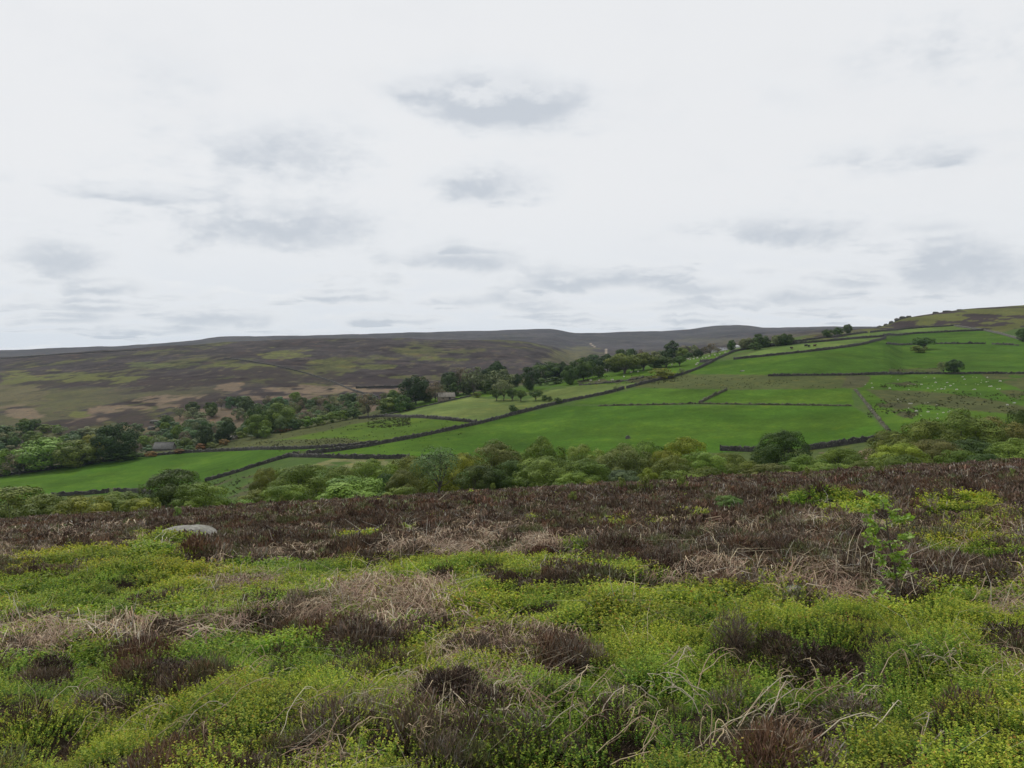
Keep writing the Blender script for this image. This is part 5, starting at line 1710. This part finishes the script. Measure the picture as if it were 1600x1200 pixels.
acc = {k: [] for k in 'BHLS'}
for bi, (y0, y1, sp, lod, sf) in enumerate(BANDS):
    pts, r = strew(y0, y1, sp, 500 + bi)
    x, y = pts[:, 0], pts[:, 1]
    u = UC + F * x / y
    z = H(u, y) + EYE
    v = proj_v(u, y, z - EYE + .12)
    bl, he, li, ye = cover(u, v, x, y)
    n = len(pts)
    hum = sstep(vnoise(x / (.26 if bi < 2 else .5), y / (.26 if bi < 2 else .5), 251), .15, .85)
    tuft = .55 + .65 * hum
    for key, wgt, base_h in (('B', bl, 1.0), ('H', he, 1.0), ('L', li, 1.0), ('S', np.clip(li * .5 + he * .12 + .03, 0, 1), 1.0)):
        keep = r.random(n) < wgt * {'B': 1.0, 'H': .9, 'L': .75, 'S': .35}[key]
        if key == 'B':                     # small dark gaps between the cushions
            gap = vnoise(x / (.30 if bi < 2 else .6) + 31, y / (.22 if bi < 2 else .45) + 7, 257)
            keep &= r.random(n) < .12 + .88 * sstep(gap, .08, .32)
        m = int(keep.sum())
        if not m:
            continue
        px_, py_, pz_ = x[keep] + r.normal(0, sp * .2, m), y[keep] + r.normal(0, sp * .2, m), z[keep]
        s = sf * tuft[keep] * r.uniform(.8, 1.2, m)
        if key == 'H':
            s = s * 1.0
        sc = np.stack([s, s, s * r.uniform(.8, 1.15, m) * (1 if bi < 3 else (.8 if bi == 3 else .62))], 1)
        if key == 'S':
            sc[:, 2] *= (1, .9, .55, .4, .3)[bi]
        if key == 'L':
            sc[:, :] *= (1, 1, .9, .8, .75)[bi]
        rot = np.stack([r.normal(0, .12, m), r.normal(0, .12, m), r.random(m) * 6.28], 1)
        lo, hi = BIL_R[lod]
        idx = r.integers(lo, hi, m)
        if key == 'B':
            yy = ye[keep][:, None]
            val = (.98 + 1.0 * fbm(px_ / .6, py_ / .6, 261, 3))[:, None]
            deep = sstep(fbm(px_ / 1.7, py_ / 1.7, 263, 3), .42, .68)[:, None]
            tint = (np.array((1.0, 1.0, 1.0)) * (1 - yy) + np.array((1.12, .98, .85)) * yy) * val * (1 - deep + deep * np.array((.70, .86, .9)))
        elif key == 'H':
            val = (.75 + .5 * fbm(px_ / 1.2, py_ / 1.2, 271, 2))[:, None]
            hues = np.array([(1, 1, 1), (.62, .56, .55), (1.55, 1.65, 1.7), (1.1, 1.45, .95), (1.2, .98, .88), (.9, .9, .9), (1.2, 1.15, 1.1)])
            pick = (fbm(px_ / 1.5, py_ / 1.5, 281, 2) * 16 + r.normal(0, .7, m)).astype(int) % len(hues)
            tint = hues[pick] * val
        else:
            tint = np.ones((m, 3)) * r.uniform(.75, 1.15, (m, 1))
        pz_ = pz_ - .02
        acc[key].append((np.c_[px_, py_, pz_], rot, sc, idx, tint))
for key, name, label, cat, coll in (('B', 'bilberry_cover', "low yellow-green bilberry carpeting the foreground moor", 'bilberry', BIL), ('H', 'heather_cover', "dark brown heather spread over the moor slope", 'heather', HEA),
                                    ('L', 'bracken_litter', "flattened tan litter of dead bracken on the moor", 'bracken', LIT), ('S', 'dry_grass', "thin pale dead stalks scattered through the moor plants", 'grass', STR)):
    A_ = [np.concatenate([q[i] for q in acc[key]]) for i in range(5)]
    print(name, len(A_[0]))
    scatter(name, label, cat, *A_, coll)

# rushes in the wet parts of the fields
RUS = proto_set('rushes', [rush(420 + i, 30, .03) for i in range(4)])
rp = []
for (poly_u, poly_v, n, sz) in [((575, 640), (653, 669), 420, 1.5), ((540, 735), (652, 690), 160, 1.0), ((1355, 1440), (612, 655), 380, 1.2), ((1440, 1600), (612, 645), 420, 1.2), ((1375, 1440), (596, 606), 120, 1.3),
                               ((1450, 1560), (590, 606), 60, 1.0), ((985, 1055), (587, 600), 260, 1.2), ((900, 990), (588, 602), 130, 1.2), ((1010, 1330), (588, 607), 500, 1.0), ((330, 480), (735, 780), 260, 1.3), ((1390, 1475), (575, 583), 160, 1.0),
                               ((400, 560), (683, 698), 320, 1.1), ((260, 600), (660, 706), 350, 1.2), ((560, 700), (690, 715), 20, .7)]:
    for _ in range(n):
        u = rng.uniform(*poly_u)
        v = rng.uniform(*poly_v)
        y = hit(u, v, 170, float(crest_y(u)) + 2, 160)
        x = (u - UC) / F * y
        if fbm(np.array([x / 7.0]), np.array([y / 7.0]), 291, 3)[0] < .46:
            continue
        rp.append((x, y, float(H(u, y)) + EYE, sz))
rp = np.array(rp)
m = len(rp)
s = rp[:, 3] * rng.uniform(.35, .8, m)
scatter('rushes', "dark tussocks of rushes in the wet corners of the fields", 'rushes', rp[:, :3], np.stack([np.zeros(m), np.zeros(m), rng.random(m) * 6.28], 1),
        np.stack([s, s, s * .9], 1), rng.integers(0, 4, m), np.ones((m, 3)), RUS)


# ------------------------------------------------------------------ single plants that stand out
PAL_DARK = np.array([(.044, .030, .024), (.062, .042, .033), (.036, .028, .023), (.076, .054, .043)])
BUSH_ME = [heather(600 + i, 1900, .0032, .20, .30, .05, M_BUSH, PAL_DARK, .03) for i in range(3)]
TWIG_ME = [heather(610 + i, 1100, .0026, .19, .32, .35, M_BUSH, None, .034) for i in range(2)]
for i, (u, v, w, h, me, label) in enumerate([
        (76, 1056, .36, .26, BUSH_ME[0], "compact dark heather bush at lower left"),
        (235, 1066, .42, .22, BUSH_ME[1], "wide dark heather bush, left half of the big dark patch"),
        (300, 1068, .46, .24, BUSH_ME[2], "wide dark heather bush, right half of the big dark patch"),
        (225, 1028, .38, .28, TWIG_ME[0], "greyish heather bush just above the big dark patch"),
        (432, 980, .30, .26, TWIG_ME[1], "small grey-brown heather bush beside tan bracken"),
        (890, 1050, .34, .40, TWIG_ME[0], "tall twiggy heather plant near the centre foreground"),
        (705, 1090, .38, .26, BUSH_ME[1], "dark heather bush below left of the tall twiggy plant"),
        (1150, 1008, .30, .34, TWIG_ME[1], "spiky grey heather plant right of centre"),
        (1215, 1012, .26, .2, BUSH_ME[0], "low brown heather tuft right of the spiky grey plant"),
        (1290, 1056, .52, .32, BUSH_ME[2], "broad dark heather bush in a hollow at right"),
        (1255, 1180, .42, .3, BUSH_ME[1], "dark heather bush behind the broken bracken stems at bottom right"),
        (150, 1108, .36, .2, TWIG_ME[0], "brown heather tuft at lower left beside pale stems"),
        (560, 1000, .5, .28, TWIG_ME[1], "spreading brown heather left of centre"),
        (1590, 1020, .5, .3, BUSH_ME[0], "dark heather at the right edge of the foreground"),
        (1340, 1130, .34, .22, TWIG_ME[1], "grey-brown heather tuft among bracken stems at right")]):
    y = hit(u, v, 2.2, 40)
    root = bpy.data.objects.new('heather_bush', None)
    COL.objects.link(root)
    root.location = P(u, y)
    root.rotation_euler = (0, 0, i * 1.1)
    root.scale = (w / .34, w / .38, h / .50)
    tag(root, label, 'heather', "heather bushes that stand out in the foreground")
    obj('shoots', me, root)
    b = Build()
    for k in range(9):
        a = k * .7 + i
        e = np.array((math.cos(a) * .16, math.sin(a) * .16, .2))
        b.tube([(0, 0, -.03), e * .5 + np.array((0, 0, .02)), e], (.005, .004, .002), 4, (.06, .05, .045))
    obj('stems', b.mesh('stems', M_STALK), root)


def bracken_clump(u, v, n, size, az, label, seed, spread=.25):
    """broken stems of last year's bracken: rising to a kink, then folded down with side stalks hanging"""
    r = np.random.default_rng(seed)
    y = hit(u, v, 2.2, 40)
    if size > .35:
        size *= .75
    root = bpy.data.objects.new('dead_bracken', None)
    COL.objects.link(root)
    root.location = P(u, y, .06)
    tag(root, label, 'bracken', "broken dead bracken stems in the foreground")
    for i in range(n):
        a = az + r.normal(0, .75)
        L = size * r.uniform(.6, 1.15)
        d = np.array((math.cos(a), math.sin(a) * .6, 0))
        b0 = np.array((r.normal(0, spread), r.normal(0, spread * .7), -.02))
        L *= 1.0
        rise = L * r.uniform(.0, .45)
        k0 = b0 + d * L + np.array((0, 0, rise + .09))
        m0 = b0 + d * L * .5 + np.array((0, 0, rise * r.uniform(.45, .75) + .04)) + r.normal(0, .015, 3)
        tn = np.array([(.44, .35, .22), (.37, .28, .18), (.48, .42, .31), (.33, .235, .16)][r.integers(0, 4)]) * r.uniform(.75, 1.1)
        b = Build()
        rad = .0022 * r.uniform(.8, 1.4)
        q1 = b0 * .5 + m0 * .5 + r.normal(0, .008, 3)
        q2 = m0 * .5 + k0 * .5 + np.array((0, 0, .012)) + r.normal(0, .008, 3)
        b.tube([b0, q1, m0, q2, k0], (rad * 1.25, rad * 1.2, rad * 1.1, rad, rad * .9), 5, tn)
        if r.random() < .65:
            fold = k0 + np.array((r.normal(.02, .12) * size * 2, r.normal(0, .08), -(rise + .08) * r.uniform(.3, .95)))
        else:
            fold = k0 + d * L * r.uniform(.2, .5) + np.array((0, 0, -rise * r.uniform(.1, .6)))
        mid = (k0 + fold) / 2 + np.array((r.normal(.01, .03), r.normal(0, .02), .015))
        b.tube([k0, k0 * .55 + mid * .45 + np.array((0, 0, .012)), mid, fold], (rad * .9, rad * .85, rad * .7, rad * .35), 5, tn * 1.05)
        st = obj('stem', b.mesh('stem', M_STALK), root)
        bb = Build()
        for q in range(r.integers(2, 6)):
            t = r.uniform(.35, 1.0)
            p0 = (m0 * (1 - t) + k0 * t) if r.random() < .6 else (k0 * (1 - t) + mid * t)
            l2 = size * r.uniform(.15, .45)
            a2 = a + r.normal(0, 1.2)
            p2 = p0 + np.array((math.cos(a2) * l2, math.sin(a2) * l2 * .6, -l2 * r.uniform(.1, .9)))
            p1 = (p0 + p2) / 2 + np.array((0, 0, l2 * .12)) + r.normal(0, .01, 3)
            bb.tube([p0, p1, p2], (rad * .65, rad * .5, rad * .25), 4, tn * r.uniform(.8, 1.1))
        obj('side_stalk', bb.mesh('side_stalk', M_STALK), st)
    return root


bracken_clump(1150, 1150, 9, .34, .5, "largest tangle of broken bracken stems at bottom right", 701, .12)
bracken_clump(1225, 1125, 7, .26, .6, "bracken stems fanning up right of the largest tangle", 702, .08)
bracken_clump(1090, 1110, 6, .30, 2.6, "pale bracken stems stretched left of the largest tangle", 703, .12)
bracken_clump(1200, 1070, 5, .20, 1.2, "upright broken bracken stalks above the largest tangle", 704, .10)
bracken_clump(1040, 1065, 6, .30, .3, "bracken stems lying across heather right of centre", 705, .14)
bracken_clump(900, 1110, 6, .30, .45, "long slanting bracken stems at bottom centre", 706, .14)
bracken_clump(880, 1170, 6, .30, .7, "kinked bracken stems at the bottom edge of centre", 707, .12)
bracken_clump(970, 1150, 5, .26, .9, "bracken stems standing right of the bottom centre ones", 708, .10)
bracken_clump(740, 1150, 5, .26, .4, "thin bracken stems at the bottom left of centre", 709, .14)
bracken_clump(1180, 1190, 6, .30, .3, "bracken stems at the bottom edge under the largest tangle", 710, .14)
bracken_clump(1400, 1070, 5, .26, .8, "bracken stems arched over green bilberry at right", 711, .12)
bracken_clump(1500, 1060, 6, .26, 2.4, "curved bracken stems near the right edge", 712, .14)
bracken_clump(1560, 1090, 3, .22, 1.4, "short upright bracken stalks at the right edge", 713, .10)
bracken_clump(350, 1080, 6, .30, .35, "pale bent stems beside the big dark heather patch", 714, .16)
bracken_clump(410, 1130, 5, .30, .5, "long thin bracken stems at lower left of centre", 715, .16)
bracken_clump(60, 1130, 6, .28, .4, "bracken stems low at the left edge", 716, .16)
bracken_clump(150, 1180, 5, .26, .5, "bracken stems at the bottom left corner", 717, .16)
bracken_clump(500, 1180, 5, .28, .5, "bracken stems at the bottom edge left of centre", 718, .14)
bracken_clump(660, 1180, 5, .13, 1.5, "grey upright twigs and stems at the bottom edge", 719, .08)
bracken_clump(640, 980, 6, .36, .5, "bracken stems over the tan litter left of centre", 720, .2)
bracken_clump(300, 985, 7, .40, .5, "bracken stems along the tan litter at left", 721, .25)
bracken_clump(560, 930, 7, .45, .5, "farther bracken stems on the tan litter, centre left", 722, .35)
bracken_clump(1320, 915, 8, .40, 1.2, "whitish bracken tangle just left of the rowan sapling", 723, .3)
bracken_clump(1260, 920, 6, .36, 1.0, "pale bracken tangle farther left of the rowan sapling", 724, .25)
bracken_clump(1580, 950, 5, .36, 1.3, "bracken stems at the right edge level with the rowan", 725, .25)
bracken_clump(1480, 940, 5, .30, 1.4, "bracken stems right of the rowan sapling", 726, .22)
bracken_clump(190, 1130, 4, .25, .3, "fine pale stems between the lower left heather tufts", 727, .2)
bracken_clump(1090, 895, 6, .40, 1.0, "bracken stems in the tan patch beyond the bilberry", 728, .35)


for i_, (u_, v_, n_, sz_, az_, lb_) in enumerate([
        (1010, 1190, 6, .26, .5, "bracken stems at the bottom edge right of centre"), (800, 1120, 5, .24, .4, "slanting bracken stems left of the long bottom centre ones"),
        (1310, 1110, 6, .24, .7, "bracken stems fanned over the dark hollow at right"), (1120, 1185, 6, .26, .9, "bracken stems in the bottom edge tangle, left part"),
        (1400, 1180, 4, .22, .6, "few thin bracken stems at bottom right"), (270, 1160, 5, .24, .4, "bracken stems low between the left corner and centre"),
        (580, 1090, 4, .22, .5, "thin bracken stems above the bottom edge, left of centre"), (20, 1050, 4, .22, .6, "pale stems at the left edge beside the compact heather")]):
    bracken_clump(u_, v_, n_, sz_, az_, lb_, 740 + i_, .13)


# ------------------------------------------------------------------ rowan sapling and seedlings
def rowan(u, v, height, label, seed, fronds=46, y0=2.5, y1=66, name='rowan_sapling', lower=.0):
    r = np.random.default_rng(seed)
    y = hit(u, v, y0, y1)
    root = bpy.data.objects.new(name, None)
    COL.objects.link(root)
    root.location = P(u, y)
    tag(root, label, 'sapling')
    h = height
    spine = np.array([(0.0, 0, -.04), (-.012, 0, .25), (-.03, .01, .45), (-.075, 0, .62), (-.10, 0, .8), (-.13, .01, .97)]) * h
    b = Build()
    b.tube(spine, np.array((.0125, .0105, .009, .007, .0045, .002)) * h, 7, (.075, .06, .05))
    if lower >= 0:
        b.tube(np.array([(-.02, 0, -.02), (-.06, .01, .14), (-.085, .01, .24)]) * h, np.array((.008, .006, .004)) * h, 5, (.075, .06, .05))
    leafp = []
    cl = []
    ends = []
    for i in range(13):
        t = .42 + .55 * i / 12
        p0 = np.array([np.interp(t, [0, .25, .45, .62, .8, .97], spine[:, k]) for k in range(3)])
        p0 = np.array([np.interp(t, [-.04, .25, .45, .62, .8, .97], spine[:, k]) for k in range(3)])
        a = i * 2.4 + r.normal(0, .3)
        L = h * (.05 + .08 * math.sin((t - .4) * 5)) * r.uniform(.7, 1.2)
        e = p0 + np.array((math.cos(a) * L, math.sin(a) * L, L * .45))
        b.tube([p0, (p0 + e) / 2 + np.array((0, 0, .01)), e], np.array((.005, .004, .002)) * h, 4, (.08, .065, .05))
        ends += [(p0 * .3 + e * .7, a), (e, a)]
    ends += [(spine[2] + np.array((.02, 0, 0)), .3), (spine[1] * 1.5, 2.8), (np.array((-.085, .01, .245)) * h, 3.0), (np.array((-.02, .0, .33)) * h, .5), (np.array((-.03, .0, .36)) * h, 2.6)]
    obj('trunk', b.mesh('trunk', M_STALK), root)
    Pz, A, S = [], [], []
    for (e, a) in ends:
        for f in range(max(1, fronds // 16)):
            aa = a + r.normal(0, .8)
            d = np.array((math.cos(aa), math.sin(aa), r.uniform(-.6, .7)))
            d /= np.linalg.norm(d)
            Lf = .125 * h / 1.1 * r.uniform(.7, 1.25)
            sd2 = np.array((-math.sin(aa), math.cos(aa), r.normal(0, .25)))
            nleaf = 6
            for q in range(nleaf):
                for sg in (-1, 1):
                    c = e + d * Lf * (.2 + .8 * q / nleaf)
                    ld = sd2 * sg * .85 + d * .45 + np.array((0, 0, r.normal(-.25, .4)))
                    ld /= np.linalg.norm(ld)
                    l = Lf * .16
                    Pz.append(c + ld * l)
                    A.append(ld * l)
                    S.append(np.cross(ld, np.array((r.normal(0, .7), r.normal(0, .7), 1.))) * l * .48)
    n = len(Pz)
    tone = np.array((.17, .30, .045))[None] * r.uniform(.7, 1.4, n)[:, None]
    yl = r.random(n) < .3
    tone[yl] *= np.array((1.35, 1.1, 1.0))
    me = quads_mesh('leaves', np.array(Pz), np.array(A), np.array(S), M_SAP, tone)
    obj('leaves', me, root)
    return root


M_SAP = leaf_material("rowan_leaves", 0.35, 0.5, 0.3, use_obj=False, var=0.05)
yr = hit(1404, 966, 2.5, 40)
rowan(1404, 966, (966 - 783) / F * yr * 1.02, "young rowan sapling with a thin dark trunk at the right", 801, 64)
for i, (u, v, hpx, label) in enumerate([
        (971, 772, 20, "tiny pale seedling in heather right of the rounded boulder"), (1008, 778, 30, "thin yellow seedling in heather right of centre"), (1066, 772, 22, "leafy green seedling beside the sunken stone"),
        (895, 790, 16, "small bright seedling in the heather, centre"), (1373, 748, 22, "pale green seedling below the bare earth"), (1262, 754, 18, "pale seedling on the moor edge under the bushes"),
        (1582, 752, 14, "small seedling near the right edge of the moor brow"), (243, 802, 18, "pale seedling left of the broad flat boulder"), (278, 816, 18, "pale seedling directly above the broad flat boulder"),
        (770, 764, 10, "tiny seedling on the moor edge under the dark oaks"), (440, 785, 10, "tiny yellow seedling on the moor edge, left of centre")]):
    y = hit(u, v, 2.5, 66)
    tree(SHOOT, P(u, y), hpx * .7 / F * y * 1.1, (hpx + 6) / F * y, (.12, .17, .045), 'seedling', label, 'seedling', "seedlings in the heather")
g0 = P(1137, hit(1137, 800, 2.5, 66))
tree(NEARB[1], g0, .75, .42, (.095, .15, .045), 'bush', "small dark green bush in the heather right of centre", 'bush')

# ------------------------------------------------------------------ smoke over the farm, and the air itself


def volume_material(name, density, colour, noise=None):
    m, t = new_mat(name)
    out = t.node('ShaderNodeOutputMaterial')
    v = t.node('ShaderNodeVolumePrincipled')
    v.inputs['Color'].default_value = (*colour, 1)
    v.inputs['Density'].default_value = density
    v.inputs['Anisotropy'].default_value = 0.2
    if noise:
        tc = t.node('ShaderNodeTexCoord')
        n = t.noise(tc.outputs['Object'], noise, 3, .6)
        t.put(v.inputs['Density'], t.math('MULTIPLY', t.smooth(n, .42, .66), density))
    t.l.new(v.outputs[0], out.inputs['Volume'])
    return m


sm = rock_mesh(77, 7.0, 2.5, 3.2, volume_material("smoke", .35, (.80, .86, .95), .35), .7, 10, .35)
so = obj('smoke', sm)
so.location = P(1128, 553, .6)
tag(so, "thin bluish smoke drifting beside the farm trees", "smoke", kind='stuff')

hz = Build()
HX0, HX1, HY0, HY1, HZ0, HZ1 = -8200, 8200, -60, 4750, -140, 150
hz.add([(HX0, HY0, HZ0), (HX1, HY0, HZ0), (HX1, HY1, HZ0), (HX0, HY1, HZ0), (HX0, HY0, HZ1), (HX1, HY0, HZ1), (HX1, HY1, HZ1), (HX0, HY1, HZ1)],
       [(0, 3, 2, 1), (4, 5, 6, 7), (0, 1, 5, 4), (1, 2, 6, 5), (2, 3, 7, 6), (3, 0, 4, 7)])
if HAZE > 0:
    ho = obj('haze', hz.mesh('haze', volume_material("haze", HAZE, (.62, .80, 1.0))))
    tag(ho, "pale bluish summer haze over the whole valley", "haze", kind='stuff')
